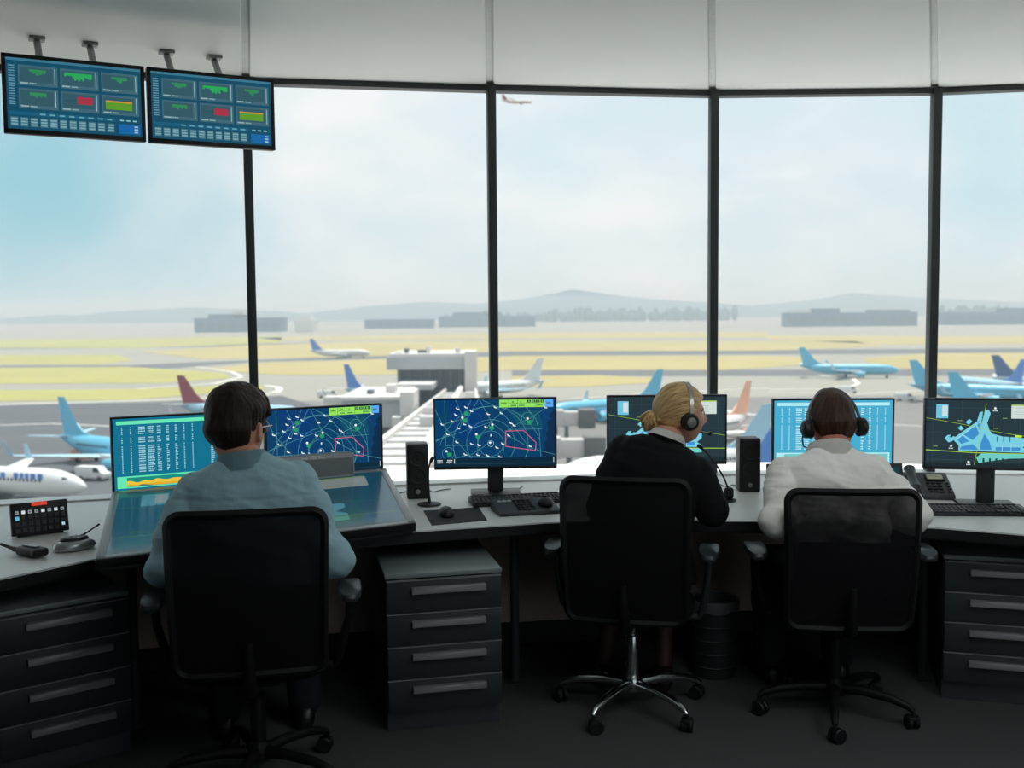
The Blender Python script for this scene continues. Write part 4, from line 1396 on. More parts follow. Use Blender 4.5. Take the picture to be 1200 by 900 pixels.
def hair_mesh(hairline, thick, seed, comb, ridge=0.002, lock=0.004, extra=None, nu=110, nv=84, freq=26):
    ax = V(comb).normalized()
    e1 = ax.cross(V((1, 0, 0))).normalized()
    e2 = ax.cross(e1)
    def fn(d):
        p = head_dir_radius(d)
        az = abs(math.degrees(math.atan2(d[0], d[1])))
        hl = interp(hairline, az)
        m = sstep(-0.010, 0.010, p.z - hl)
        n = V((p.x / 0.077 ** 2, p.y / 0.098 ** 2, p.z / 0.118 ** 2)).normalized()
        th = thick(p, az)
        al = math.atan2(p.dot(e1), p.dot(e2))
        ca, sa = math.cos(al), math.sin(al)
        ln = p.dot(ax)
        rr = ridge * noise.noise(V((ca * freq * 0.5, sa * freq * 0.5, ln * 9 + seed))) * 1.4 + ridge * 0.6 * noise.noise(V((ca * freq * 1.3, sa * freq * 1.3, ln * 14 + seed)))
        lk = lock * noise.noise(V((p.x * 22 + seed, p.y * 22, p.z * 16)))
        off = (th + rr + lk) * m - 0.012 * (1 - m)
        q = p + n * off
        if extra: q = extra(q, p, m)
        return q
    t = head_grid(fn, nu, nv)
    me = bpy.data.meshes.new('hair')
    t.to_mesh(me); t.free()
    at = me.attributes.new('comb', 'FLOAT_VECTOR', 'POINT')       # runs along the strands: across, across, along
    for i, v in enumerate(me.vertices):
        p = v.co
        al = math.atan2(p.dot(e1), p.dot(e2))
        at.data[i].vector = (math.cos(al), math.sin(al), p.dot(ax) * 1.2)
    return me
def hair_mat(name, c0, c1, rough=0.5, comb=True):
    m = bpy.data.materials.new(name)
    m.use_nodes = True
    nt = m.node_tree
    b = nt.nodes['Principled BSDF']
    b.inputs['Roughness'].default_value = rough
    b.inputs['Specular IOR Level'].default_value = 0.22
    if comb:
        tc = nt.nodes.new('ShaderNodeAttribute')
        tc.attribute_name = 'comb'
    else:
        tc = nt.nodes.new('ShaderNodeTexCoord')
    mp = nt.nodes.new('ShaderNodeMapping')
    mp.inputs['Scale'].default_value = (16, 16, 16) if comb else (60, 60, 60)
    n = nt.nodes.new('ShaderNodeTexNoise')
    n.inputs['Scale'].default_value = 1.0
    n.inputs['Detail'].default_value = 6
    n.inputs['Roughness'].default_value = 0.65
    mx = nt.nodes.new('ShaderNodeMix'); mx.data_type = 'RGBA'
    mx.inputs[6].default_value = lin(c0); mx.inputs[7].default_value = lin(c1)
    bp = nt.nodes.new('ShaderNodeBump'); bp.inputs['Strength'].default_value = 0.35; bp.inputs['Distance'].default_value = 0.004
    nt.links.new(tc.outputs['Vector' if comb else 'Object'], mp.inputs[0]); nt.links.new(mp.outputs[0], n.inputs[0])
    cn = nt.nodes.new('ShaderNodeMapRange'); cn.inputs['From Min'].default_value = 0.35; cn.inputs['From Max'].default_value = 0.65
    nt.links.new(n.outputs['Fac'], cn.inputs['Value']); nt.links.new(cn.outputs[0], mx.inputs[0]); nt.links.new(mx.outputs[2], b.inputs['Base Color'])
    nt.links.new(n.outputs['Fac'], bp.inputs['Height']); nt.links.new(bp.outputs[0], b.inputs['Normal'])
    return m

def collar(P, parent, m, h0, h1, r0, r1, gap=35, thick=0.004, drop=0.0, back=0.0):
    """A turned-down shirt collar round the neck, open at the throat."""
    mb = MB()
    c0, u, v = spine(P, h0)
    c1, u1, v1 = spine(P, h1)
    rows = []
    n = 44
    prof = [(c0, r0, 0.0), (c1, r1, 0.0), (c1 + V((0, 0, 0.004)), r1 + thick, 0.0), (c0.lerp(c1, 0.6), (r0 + r1) / 2 + 0.012, 0), (c0 + V((0, 0, -0.004 - drop)), r0 + 0.020, 0)]
    for c, r, _ in prof:
        row = []
        for j in range(n + 1):
            a = math.radians(90 + gap / 2 + (360 - gap) * j / n)
            row.append(c + u * (r * math.cos(a)) + v * (r * 1.05 * math.sin(a) + back))
        rows.append(row)
    t = bmesh.new()
    R = [[t.verts.new(p) for p in r] for r in rows]
    for i in range(len(R) - 1):
        for j in range(n):
            t.faces.new([R[i][j], R[i][j + 1], R[i + 1][j + 1], R[i + 1][j]])
    bmesh.ops.solidify(t, geom=list(t.faces), thickness=0.002)
    bmesh.ops.recalc_face_normals(t, faces=t.faces)
    me = bpy.data.meshes.new('collar')
    t.to_mesh(me); t.free()
    link('collar', me, m, parent, smooth=50)

def shoe(name, m, parent, ank, rz=0.0, heel=0.0):
    mb = MB()
    M = TM((ank.x, ank.y, 0)) @ rz_m(rz)
    rings = []
    for y, a, z0, z1 in ((-0.075, 0.02, 0.0, 0.05), (-0.06, 0.033, 0.0, 0.085), (-0.02, 0.038, 0.0, 0.10), (0.04, 0.04, 0.0, 0.085), (0.10, 0.046, 0.0, 0.06), (0.15, 0.045, 0.0, 0.045), (0.185, 0.034, 0.002, 0.034), (0.205, 0.015, 0.006, 0.022)):
        zc, b = (z0 + z1) / 2, (z1 - z0) / 2
        rings.append([M @ V((a * (abs(math.cos(t)) ** 0.7) * (1 if math.cos(t) > 0 else -1), y, zc + b * (abs(math.sin(t)) ** 0.7) * (1 if math.sin(t) > 0 else -1) + 0.001)) for t in [2 * PI * j / 20 for j in range(20)]])
    mb.loft(rings)
    mb.build(name, m, parent, smooth=50)

def headset(label, H, mic_side, loc_root, m_band, m_cup, m_disc, tiltx=0.0, ex=0.0):
    """Band over the crown, two padded cups on the ears, a boom microphone."""
    t = thing('headset', label, 'headset', (0, 0, 0), 0, 'operator headsets')
    t.rotation_mode = 'QUATERNION'
    Mw = loc_root @ H
    l, q, s = Mw.decompose()
    t.location, t.rotation_quaternion, t.scale = l, q, s
    R0 = 0.104 + ex
    mb = MB()
    rings = []
    for i in range(33):
        a = math.radians(-8 + 196 * i / 32)
        c = V((R0 * 0.95 * math.cos(a), 0.0, -0.012 + (0.148 + ex) * max(-0.2, math.sin(a))))
        nrm = V((math.cos(a), 0, math.sin(a)))
        hw_, th = 0.011 - 0.004 * abs(math.cos(a)), 0.0035
        rings.append([c + V((0, sx * hw_, 0)) + nrm * sy * th for sx, sy in ((-1, -1), (1, -1), (1, 1), (-1, 1))])
    mb.loft(rings)
    mb.build('headband', m_band, t, smooth=30)
    for s_ in (-1, 1):
        Mc = TM((s_ * (0.083), -0.006, -0.01)) @ Matrix.Rotation(s_ * PI / 2, 4, 'Y')
        MB().lathe([(0.02, 0.0), (0.034, 0.001), (0.037, 0.008), (0.034, 0.016), (0.025, 0.018)], 24, M=Mc).build('ear_cushion', M_blackm, t)
        cp = MB().lathe([(0.031, 0.015), (0.035, 0.018), (0.034, 0.030), (0.028, 0.036), (0.001, 0.037)], 24, M=Mc).build('ear_cup', m_cup, t)
        MB().lathe([(0.020, 0.0365), (0.019, 0.041), (0.001, 0.0425)], 20, M=Mc).build('cap', m_disc, cp)
    b = mic_side
    mb = MB().tube([(b * 0.112, 0.0, -0.02), (b * 0.115, 0.03, -0.042), (b * 0.10, 0.075, -0.066), (b * 0.065, 0.112, -0.075), (b * 0.035, 0.128, -0.074)], [0.004, 0.003, 0.0028, 0.0028, 0.003], 8)
    mb.sphere((b * 0.028, 0.131, -0.073), (0.011, 0.009, 0.009), 12)
    mb.build('boom_microphone', M_black, t)
    return t
M_trou = mat('charcoal_trousers', (34, 36, 41), 0.85, nscale=200, namt=0.2, bump=0.1, spec=0.2)
M_shoe = mat('black_leather', (20, 19, 19), 0.35, nscale=40, namt=0.15)
def pose(**k):
    P = Pose()
    d = dict(seat=0.475, bend=0.0, lean=0.1, sway=0.0, twist=0.0, stretch=1.0, scale=1.0, torso=TORSO_M, neck=0.056, shoulder_h=0.475, shoulder_w=0.168,
             arm_r=(0.054, 0.043, 0.029), leg_r=(0.086, 0.058, 0.04), hscale=1.04, hrot=(0, 0, 0), skin=M_skin, face=True, legs_mat=None)
    d.update(k)
    for a, b in d.items(): setattr(P, a, b)
    return P
def garment_top(P, root, name, m, sh, grow, loose, lo, hi, sleeve, amp, seed, yoke=None, cuff=0.9, voxel=0.0062):
    mb = MB()
    mb.loft(torso_rings(P, grow, lo, hi, loose))
    for s, (S0, E, W) in zip((-1, 1), sh):
        limb(mb, S0, E, S0.lerp(E, 1) .lerp(E, 1) if sleeve < 0 else E.lerp(W, cuff), P.arm_r[0] + 0.004, P.arm_r[1] + sleeve * 0.4, P.arm_r[2] + sleeve * 0.7, grow)
        c, u, v = spine(P, P.shoulder_h - 0.03)
    me = remesh(mb, voxel, 9, 0.5)
    def zone(c):
        return 0.55 + 0.45 * sstep(1.06, 0.9, c.z)
    folds(me, amp, [((0.2, 0.1, 1), 9, 3.0, 0.55), ((0.8, 0, 0.6), 8, 4.0, 0.3), ((-0.8, 0, 0.6), 8, 4.0, 0.3), ((0.3, 0.3, 1), 26, 9, 0.16)], seed, zone)
    if yoke:
        for v in me.vertices:
            if v.co.y < spine(P, yoke - 0)[0].y + 0.02:
                dz = v.co.z - (P.seat + 0.04 + yoke * P.stretch)
                v.co.y += 0.0035 * math.exp(-(dz / 0.006) ** 2)
    return link(name, me, m, root, smooth=180)
def trousers(P, root, m):
    mb = MB()
    mb.loft([ring_pts(c, u, v, a + 0.012, b + 0.01) for (c, u, v), a, b in ((spine(P, h), a, b) for h, a, b in P.torso[:3])])
    for hip, knee, ank in (P.legL, P.legR):
        limb(mb, hip, knee, ank, P.leg_r[0], P.leg_r[1], P.leg_r[2] + 0.012, 0.013)
    me = remesh(mb, 0.008, 5)
    folds(me, 0.006, [((0.2, 1, 0.6), 9, 4, 0.6), ((0.3, 0.4, 1), 20, 8, 0.3)], 2.3)
    link('trousers', me, m, root, smooth=180)

# ---------------- man in the light blue shirt
P = pose(label='dark-haired seated person in a light blue shirt at the tilted console, seen from behind',
         loc=(-0.885, 3.44, 0), rz=math.radians(12), lean=0.10, bend=0.06, sway=-0.10, seat=0.495,
         head=V((-0.052, 0.125, 1.197)), hrot=(math.radians(-6), 0, math.radians(-22)), hscale=1.15,
         armL=((-0.285, -0.035, 0.768), (-0.15, 0.10, 0.70), (-0.07, 0.24, 0.675), (0.3, 0, 1), 0.5),
         armR=((0.272, -0.02, 0.757), (0.15, 0.11, 0.70), (0.07, 0.25, 0.675), (-0.3, 0, 1), 0.5),
         legL=((-0.09, 0.04, 0.588), (-0.15, 0.45, 0.555), (-0.14, 0.42, 0.1)), legR=((0.09, 0.04, 0.588), (0.15, 0.45, 0.555), (0.16, 0.44, 0.1)))
root, H, sh, legs = build_person(P)
M_blue = mat('light_blue_cotton', (152, 188, 198), 0.85, nscale=24, namt=0.04, bump=0.55, spec=0.2, sheen=0.15, stretch=(1, 1, 0.45))
garment_top(P, root, 'shirt', M_blue, sh, 0.012, 0.016, -0.03, 0.585, 0.016, 0.022, 1.7, yoke=0.45)
collar(P, root, M_blue, 0.548, 0.588, 0.083, 0.073, drop=0.014)
trousers(P, root, M_trou)
for l in legs: shoe('shoe', M_shoe, root, l[2])
hl = [(0, 0.062), (30, 0.058), (52, 0.035), (66, -0.012), (78, -0.016), (90, 0.016), (104, 0.016), (116, -0.015), (134, -0.045), (180, -0.058)]
def thick_a(p, az):
    if 55 < az < 128: k = sstep(0.075, 0.02, p.z)
    else: k = 0
    t = 0.021 * (1 - 0.8 * k) + 0.009 * sstep(0.02, 0.10, p.z) - 0.017 * sstep(0.01, -0.055, p.z)
    if p.y > 0.03 and p.z > 0.04: t += 0.008
    return t
M_hair1 = hair_mat('dark_brown_hair', (26, 19, 15), (60, 43, 34))
hm = hair_mesh(hl, thick_a, 3.1, (0.1, -0.45, 1), 0.0022, 0.009)
hm.transform(H)
link('hair', hm, M_hair1, root, smooth=180)
# glasses
RM = rz_m(P.rz); RM.translation = V(P.loc)
gt = thing('glasses', 'glasses on the blue-shirted person, only the rim past the cheek showing', 'glasses')
gt.rotation_mode = 'QUATERNION'
l, q, s_ = (RM @ H).decompose()
gt.location, gt.rotation_quaternion, gt.scale = l, q, s_
M_rim = mat('glasses_rim', (176, 180, 184), 0.25, 0.6, nscale=20, namt=0.05)
for s in (-1, 1):
    mb = MB()
    pts = [V((s * 0.033 + 0.025 * math.cos(2 * PI * k / 24), 0.112 - 0.10 * abs(s * 0.033 + 0.025 * math.cos(2 * PI * k / 24)) ** 1.2, 0.012 + 0.02 * math.sin(2 * PI * k / 24))) for k in range(25)]
    mb.tube(pts, 0.0016, 8)
    mb.build('rim', M_rim, gt)
    mb = MB()
    mb.loft([[q_ + V((0, dy, 0)) for q_ in pts[:-1]] for dy in (-0.0006, 0.0006)])
    mb.build('lens', glass_mat('lens_glass', (0.97, 0.99, 1.0), 0.12), gt, smooth=0)
    MB().tube([(s * 0.058, 0.105, 0.016), (s * 0.074, 0.093, 0.016), (s * 0.083, 0.04, 0.014), (s * 0.086, -0.005, 0.012), (s * 0.083, -0.025, -0.006)], 0.0018, 8).build('temple', M_rim, gt)
MB().tube([(-0.009, 0.112, 0.018), (0, 0.116, 0.021), (0.009, 0.112, 0.018)], 0.0016, 8).build('bridge', M_rim, gt)

# ---------------- blonde woman in the black jacket
P = pose(label='seated person with a blonde bun and black jacket, looking right, wearing a headset',
         loc=(0.505, 3.975, 0), rz=math.radians(-6), lean=0.10, bend=0.12, sway=0.34, twist=-0.25, torso=TORSO_F, neck=0.046, seat=0.495, stretch=1.015,
         shoulder_h=0.455, shoulder_w=0.148, arm_r=(0.05, 0.039, 0.026), leg_r=(0.08, 0.052, 0.034), hscale=1.0, skin=M_skin, legs_mat=mat('shaded_leg_skin', (66, 38, 35), 0.6, nscale=80, namt=0.1),  # leg skin darkened: shade under the desk put into the colour
         head=V((0.158, 0.185, 1.176)), hrot=(math.radians(-4), math.radians(3), math.radians(-74)),
         armL=((-0.16, 0.0, 0.825), (-0.06, 0.24, 0.84), (0.0, 0.38, 0.825), (0.1, 0, 1), 0.4),
         armR=((0.275, 0.02, 0.82), (0.24, 0.25, 0.825), (0.20, 0.38, 0.81), (-0.1, 0, 1), 0.4),
         legL=((-0.085, 0.04, 0.583), (-0.09, 0.42, 0.53), (-0.155, 0.33, 0.1)), legR=((0.085, 0.04, 0.583), (0.10, 0.43, 0.53), (0.10, 0.32, 0.1)))
root, H, sh, legs = build_person(P)
M_jack = mat('black_wool', (17, 17, 19), 0.85, nscale=260, namt=0.25, bump=0.1, spec=0.2)
garment_top(P, root, 'jacket', M_jack, sh, 0.016, 0.022, -0.05, 0.545, 0.016, 0.012, 5.2)
M_white = mat('white_cotton', (244, 242, 236), 0.8, nscale=22, namt=0.03, bump=0.55, spec=0.2, stretch=(1, 1, 0.45))
collar(P, root, M_white, 0.546, 0.570, 0.060, 0.057, drop=-0.004, gap=50)
collar(P, root, M_jack, 0.522, 0.552, 0.070, 0.067, drop=0.02, gap=60)
mb = MB()
for hip, knee, ank in (P.legL, P.legR):
    limb(mb, hip, V(hip).lerp(V(knee), 0.6), knee, 0.085, 0.08, 0.068, 0.016)
mb.chain([(0, 0.0, 0.575), (0, 0.2, 0.56), (0, 0.4, 0.535)], [0.10, 0.085, 0.07], 16)
mb.loft([ring_pts(c, u, v, a + 0.012, b + 0.01) for (c, u, v), a, b in ((spine(P, h), a, b) for h, a, b in P.torso[:3])])
link('skirt', remesh(mb, 0.008, 6), M_jack, root, smooth=180)
for l in legs: shoe('shoe', M_shoe, root, l[2])
M_hair2 = hair_mat('blonde_hair', (150, 112, 66), (226, 194, 142), 0.36)
hl = [(0, 0.066), (30, 0.062), (50, 0.046), (64, 0.022), (78, 0.004), (90, -0.016), (104, -0.034), (116, -0.045), (134, -0.068), (180, -0.082)]
bun = V((-0.012, -0.118, -0.032))
hm = hair_mesh(hl, lambda p, az: 0.013 + 0.006 * sstep(-0.02, 0.06, p.z), 8.2, (0.0, -0.96, -0.28), 0.0016, 0.0025, freq=30)
t = bmesh.new(); t.from_mesh(hm)
mbh = MB(); mbh._merge(t, None)
bpy.data.meshes.remove(hm)
hm = mbh.to_mesh('hair'); hm.transform(H)
ho = link('hair', hm, M_hair2, root, smooth=180)
mb = MB()                                             # the bun: coiled locks
rnd = random.Random(4)
for k in range(15):
    a0 = rnd.random() * 6.28; tl = rnd.uniform(-0.9, 0.9); rr = rnd.uniform(0.026, 0.040)
    pts = []
    for i in range(16):
        a = a0 + 4.6 * i / 15
        q = V((rr * math.cos(a), 0.020 * math.sin(2 * a + a0) * 0.6, rr * math.sin(a)))
        q.rotate(Euler((tl * 0.8, 0, tl)))
        pts.append(bun + q)
    mb.tube(pts, [0.004] + [0.0085] * 14 + [0.003], 10)
mb.sphere(bun, (0.038, 0.034, 0.039), 18)
for k in range(9):
    a = -1.2 + 0.3 * k
    mb.tube([(0.05 * math.sin(a), -0.10, -0.03 + 0.045 * math.cos(a)), bun + V((0.022 * math.sin(a), 0.018, 0.022 * math.cos(a)))], [0.009, 0.008], 8)
bo = mb.to_mesh('bun'); bo.transform(H)
link('bun', bo, hair_mat('blonde_bun', (158, 120, 72), (224, 192, 140), 0.36, False), root, smooth=180)
RM = rz_m(P.rz); RM.translation = V(P.loc)
M_hband = mat('headset_silver', (166, 164, 160), 0.3, 0.7, nscale=20, namt=0.05)
headset('silver-banded headset with a round silver cap on the blonde person', H @ TM((0, 0.014, 0.0)), -1, RM, M_hband, M_black, M_hband)

# ---------------- man in the white shirt
P = pose(label='brown-haired seated person in a white shirt and black headset, seen from behind',
         loc=(1.265, 3.91, 0), rz=math.radians(3), lean=0.13, bend=0.16, seat=0.495, stretch=0.875, shoulder_w=0.178, hscale=1.07,
         head=V((0.045, 0.22, 1.132)), hrot=(math.radians(-14), math.radians(-2), math.radians(-3)), skin=M_skinr,
         armL=((-0.262, -0.04, 0.80), (-0.18, 0.17, 0.845), (-0.13, 0.30, 0.835), (0.1, 0, 1), 0.25),
         armR=((0.272, -0.035, 0.80), (0.19, 0.18, 0.845), (0.13, 0.31, 0.835), (-0.1, 0, 1), 0.25),
         legL=((-0.09, 0.04, 0.588), (-0.15, 0.44, 0.525), (-0.14, 0.44, 0.1)), legR=((0.09, 0.04, 0.588), (0.15, 0.44, 0.525), (0.16, 0.44, 0.1)))
root, H, sh, legs = build_person(P)
garment_top(P, root, 'shirt', M_white, sh, 0.012, 0.018, -0.03, 0.585, 0.024, 0.022, 11.3, yoke=0.44)
collar(P, root, M_white, 0.563, 0.610, 0.079, 0.071, drop=0.014)
trousers(P, root, M_trou)
for l in legs: shoe('shoe', M_shoe, root, l[2])
def thick_c(p, az):
    return 0.010 + 0.006 * sstep(0.02, 0.10, p.z) - 0.006 * sstep(0.0, -0.06, p.z)
def tuft(q, p, m):
    k = math.exp(-((p.x + 0.004) / 0.048) ** 2 - ((p.y - 0.02) / 0.035) ** 2) * m * (p.z > 0)
    return q + V((0, 0.004, 0.017)) * k
M_hair3 = hair_mat('brown_hair', (36, 25, 20), (80, 57, 43))
hl = [(0, 0.064), (30, 0.06), (52, 0.04), (66, -0.006), (78, -0.012), (90, 0.016), (104, 0.014), (116, -0.02), (134, -0.056), (180, -0.07)]
hm = hair_mesh(hl, thick_c, 6.4, (0.05, -0.4, 1), 0.0016, 0.005, extra=tuft)
hm.transform(H)
link('hair', hm, M_hair3, root, smooth=180)
RM = rz_m(P.rz); RM.translation = V(P.loc)
M_hband2 = mat('headset_black', (74, 76, 78), 0.35, 0.4, nscale=20, namt=0.08)
headset('black headset with grey band top on the white-shirted person', H @ TM((0, -0.016, -0.003)), -1, RM, M_hband2, M_black, M_dgrey, ex=0.004)
# ================================================================== THE AIRFIELD OUTSIDE
GZ = -26.4
def gp(x, y, dz=0.0): return at_z(x, y, GZ + dz)
M_grass = mat('dry_grass', (166, 154, 108), 0.95, nscale=0.02, namt=0.18, spec=0.05)
M_plain = mat('far_plain', (150, 147, 138), 0.95, nscale=0.004, namt=0.15, spec=0.05)
M_apron = mat('apron_concrete', (122, 120, 118), 0.9, nscale=0.05, namt=0.14, spec=0.1, stretch=(0.3, 1.4, 1))
M_tar = mat('taxiway_asphalt', (104, 104, 107), 0.9, nscale=0.05, namt=0.1, spec=0.1)
M_mark = mat('runway_marking', (212, 208, 200), 0.8, nscale=0.5, namt=0.05)
# one wide plain, dropping away from the foot of the tower
struct(MB().box((0, 1900, GZ - 1.0), (7600, 7100, 2.0)).build('ground_plain', M_plain))
def patch(name, pts, m, dz):
    mb = MB()
    mb.prism([(q.x, q.y) for q in (gp(*p) for p in pts)], 'z', GZ, GZ + dz)
    return struct(mb.build(name, m, smooth=0))
ap = MB().prism([(-900, 15), (900, 15), (900, 330), (-900, 330)], 'z', GZ, GZ + 0.06)
struct(ap.build('ground_apron', M_apron, smooth=0))
fields = [
    [(-460, 403), (190, 396), (330, 394), (330, 402), (160, 408), (-460, 408)],
    [(-460, 415), (140, 416), (155, 423), (120, 427), (-460, 429)],
    [(165, 412), (285, 405), (420, 401), (600, 399), (600, 411), (500, 416), (330, 420), (240, 421)],
    [(-460, 434), (150, 430), (260, 437), (272, 443), (190, 449), (-460, 452)],
    [(-460, 461), (160, 456), (240, 453), (300, 449), (312, 456), (150, 469), (-460, 474)],
    [(240, 433), (310, 425), (460, 421), (600, 418), (600, 434), (520, 439), (330, 440)],
    [(300, 396), (600, 390), (900, 389), (900, 395), (600, 397), (330, 399)],
    [(600, 400), (900, 400), (1000, 400), (1040, 406), (900, 411), (600, 412)],
    [(600, 417), (900, 417), (960, 419), (950, 427), (850, 434), (600, 434)],
    [(600, 441), (700, 440), (770, 443), (760, 449), (690, 453), (600, 454)],
    [(900, 393), (1100, 394), (1700, 393), (1700, 401), (1050, 404), (900, 398)],
    [(1010, 420), (1100, 414), (1700, 412), (1700, 430), (1120, 433), (1030, 431)],
]
M_grass2 = mat('green_dry_grass', (160, 156, 98), 0.95, nscale=0.02, namt=0.18, spec=0.05)
for f in fields:
    patch('grass_field', f, M_grass2 if max(q[0] for q in f) < 340 else M_grass, 0.12)
M_asph = mat('dark_apron_asphalt', (92, 94, 98), 0.9, nscale=0.06, namt=0.16, spec=0.1, stretch=(0.3, 1.4, 1))
patch('road_apron', [(-90, 478), (190, 471), (330, 464), (380, 480), (330, 640), (-120, 660)], M_asph, 0.09)
taxi = [[(-460, 409), (300, 403), (600, 398.5), (600, 401), (300, 406), (-460, 414)], [(-460, 430), (150, 428), (240, 424), (600, 412), (600, 417), (300, 424), (200, 432), (-460, 434)],
        [(600, 412), (1700, 405), (1700, 411), (600, 417)], [(600, 434), (1700, 432), (1700, 440), (600, 441)]]
for f in taxi:
    patch('road_taxiway', f, M_tar, 0.05)
def stripe(pts, w):
    g = [gp(*p) for p in pts]
    mb = MB()
    for a, b in zip(g, g[1:]):
        d = (b - a); d.z = 0
        n = V((-d.y, d.x, 0)).normalized() * w / 2
        mb.prism([((a - n).x, (a - n).y), ((b - n).x, (b - n).y), ((b + n).x, (b + n).y), ((a + n).x, (a + n).y)], 'z', GZ, GZ + 0.16)
    struct(mb.build('road_marking', M_mark, smooth=0))
stripe([(-40, 476), (120, 471), (260, 466), (330, 460)], 2.2)
stripe([(230, 430), (272, 436), (283, 442), (250, 450), (160, 456)], 2.0)
stripe([(310, 452), (326, 454), (328, 458), (310, 463)], 2.5)
stripe([(900, 460), (1000, 462), (1100, 457)], 1.2)
stripe([(960, 440), (1000, 444), (1006, 450), (990, 456), (900, 457)], 1.6)
stripe([(640, 470), (760, 462), (900, 455)], 1.2)
stripe([(-40, 500), (60, 497), (130, 500)], 1.0)
stripe([(860, 500), (960, 494), (1080, 500)], 0.8)
stripe([(-40, 600), (60, 596), (130, 592)], 0.8)

# ---------------- hills on the horizon
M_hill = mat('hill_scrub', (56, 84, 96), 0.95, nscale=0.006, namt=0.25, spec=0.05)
def hill(label, Y, px, seed, depth=900):
    """px: (x pixel, height in px above the base) outline read at distance Y."""
    mb = MB()
    rows = []
    xs = [px[0][0] + (px[-1][0] - px[0][0]) * i / 70 for i in range(71)]
    for k, f in enumerate((0, 0.55, 0.9, 1.0, 0.85, 0.4, 0)):
        y = Y - depth * 0.5 + depth * k / 6
        row = []
        for x in xs:
            h = interp(px, x) * Y / F
            h = max(0.0, h * (1 + 0.06 * noise.noise(V((x * 0.02, seed, k)))))
            X = (x - 600) / F * Y
            row.append(V((X, y + 60 * noise.noise(V((x * 0.01, seed + 5, k))), GZ - 1 + h * f)))
        rows.append(row)
    mb.loft(rows, cap=False, closed=False)
    o = mb.build('hills', M_hill, smooth=60)
    tag(o, label, 'hills', kind='structure')
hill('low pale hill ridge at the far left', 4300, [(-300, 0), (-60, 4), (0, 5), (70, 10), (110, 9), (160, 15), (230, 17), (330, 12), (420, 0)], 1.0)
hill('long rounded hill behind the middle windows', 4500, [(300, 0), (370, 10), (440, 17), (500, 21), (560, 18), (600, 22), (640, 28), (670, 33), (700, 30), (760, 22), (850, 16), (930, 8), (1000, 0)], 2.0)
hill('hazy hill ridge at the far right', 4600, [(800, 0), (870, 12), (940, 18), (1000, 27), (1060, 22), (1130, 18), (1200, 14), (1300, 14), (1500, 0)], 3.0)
M_tree = mat('distant_trees', (58, 78, 66), 0.95, nscale=0.05, namt=0.3, spec=0.05)
def treeline(label, Y, x0, x1, hgt, seed):
    mb = MB()
    rnd = random.Random(seed)
    X0, X1 = (x0 - 600) / F * Y, (x1 - 600) / F * Y
    n = int((X1 - X0) / 9)
    for i in range(n):
        h = hgt * rnd.uniform(0.6, 1.1)
        mb.sphere((X0 + (X1 - X0) * (i + rnd.random()) / n, Y + rnd.uniform(-20, 20), GZ + h * 0.5), (rnd.uniform(7, 12), 9, h * 0.55), 8)
    o = mb.build('treeline', M_tree, smooth=60)
    tag(o, label, 'trees', kind='stuff')
treeline('dark line of distant trees below the middle hill', 2900, 640, 860, 38, 1)
treeline('dark line of distant trees at the far right horizon', 2700, 1085, 1260, 34, 2)
treeline('line of distant trees between the left hangar and the long shed', 3000, 520, 640, 26, 3)

# ---------------- far buildings
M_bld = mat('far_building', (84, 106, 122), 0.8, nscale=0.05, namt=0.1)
M_bldw = mat('white_building', (214, 212, 206), 0.7, nscale=0.05, namt=0.04)
M_blddark = mat('building_dark_glass', (74, 84, 92), 0.4, nscale=0.1, namt=0.15)  # dark glass of the far window bands
def building(label, Y, x0, x1, h, m=None, blocks=(), bands=True, depth=50, name='airport_building'):
    X0, X1 = (x0 - 600) / F * Y, (x1 - 600) / F * Y
    t = thing(name, label, 'building', ((X0 + X1) / 2, Y, GZ))
    w = X1 - X0
    MB().box((0, depth / 2, h / 2), (w, depth, h)).build('hall', m or M_bld, t, smooth=0)
    MB().box((0, depth / 2, h + 0.5), (w + 2, depth + 2, 1.0)).build('roof', m or M_bld, t, smooth=0)
    if bands:
        mb = MB()
        n = max(4, int(w / 16))
        for i in range(n):
            mb.box((-w / 2 + (i + 0.5) * w / n, -0.1, h * 0.5), (w / n * 0.7, 0.4, h * 0.45))
        mb.build('window_band', M_blddark, t, smooth=0)
    for bx, bw, bh, bm in blocks:
        MB().box((bx * w, depth * 0.4, h + bh / 2), (bw * w, depth * 0.6, bh)).build('roof_block', bm, t, smooth=0)
    return t
building('wide grey hangar block far away behind the first mullion', 1650, 229, 330, 22, blocks=[(-0.1, 0.5, 7, M_bld), (0.0, 0.12, 15, M_bldw)])
building('small white hangar with a tall door, right of the far grey hangar', 1600, 346, 367, 18, M_bldw, [(0.1, 0.5, 9, M_bldw)], bands=False)
building('long low shed on the far side of the runway, below the middle hill', 1900, 428, 508, 16)
building('low pale blue hangar left of the second mullion', 2000, 515, 628, 20, blocks=[(-0.1, 0.5, 9, M_bld), (0.0, 0.06, 16, M_bldw)])
building('long hazy terminal block far beyond the lone taxiing blue airliner', 1700, 925, 1075, 22, blocks=[(-0.4, 0.15, 6, M_bldw), (-0.2, 0.2, 8, M_bld), (0.3, 0.3, 5, M_bld)])
building('grey terminal block cut by the right edge of the far field', 1750, 1110, 1260, 20, blocks=[(0.1, 0.3, 8, M_bld)])

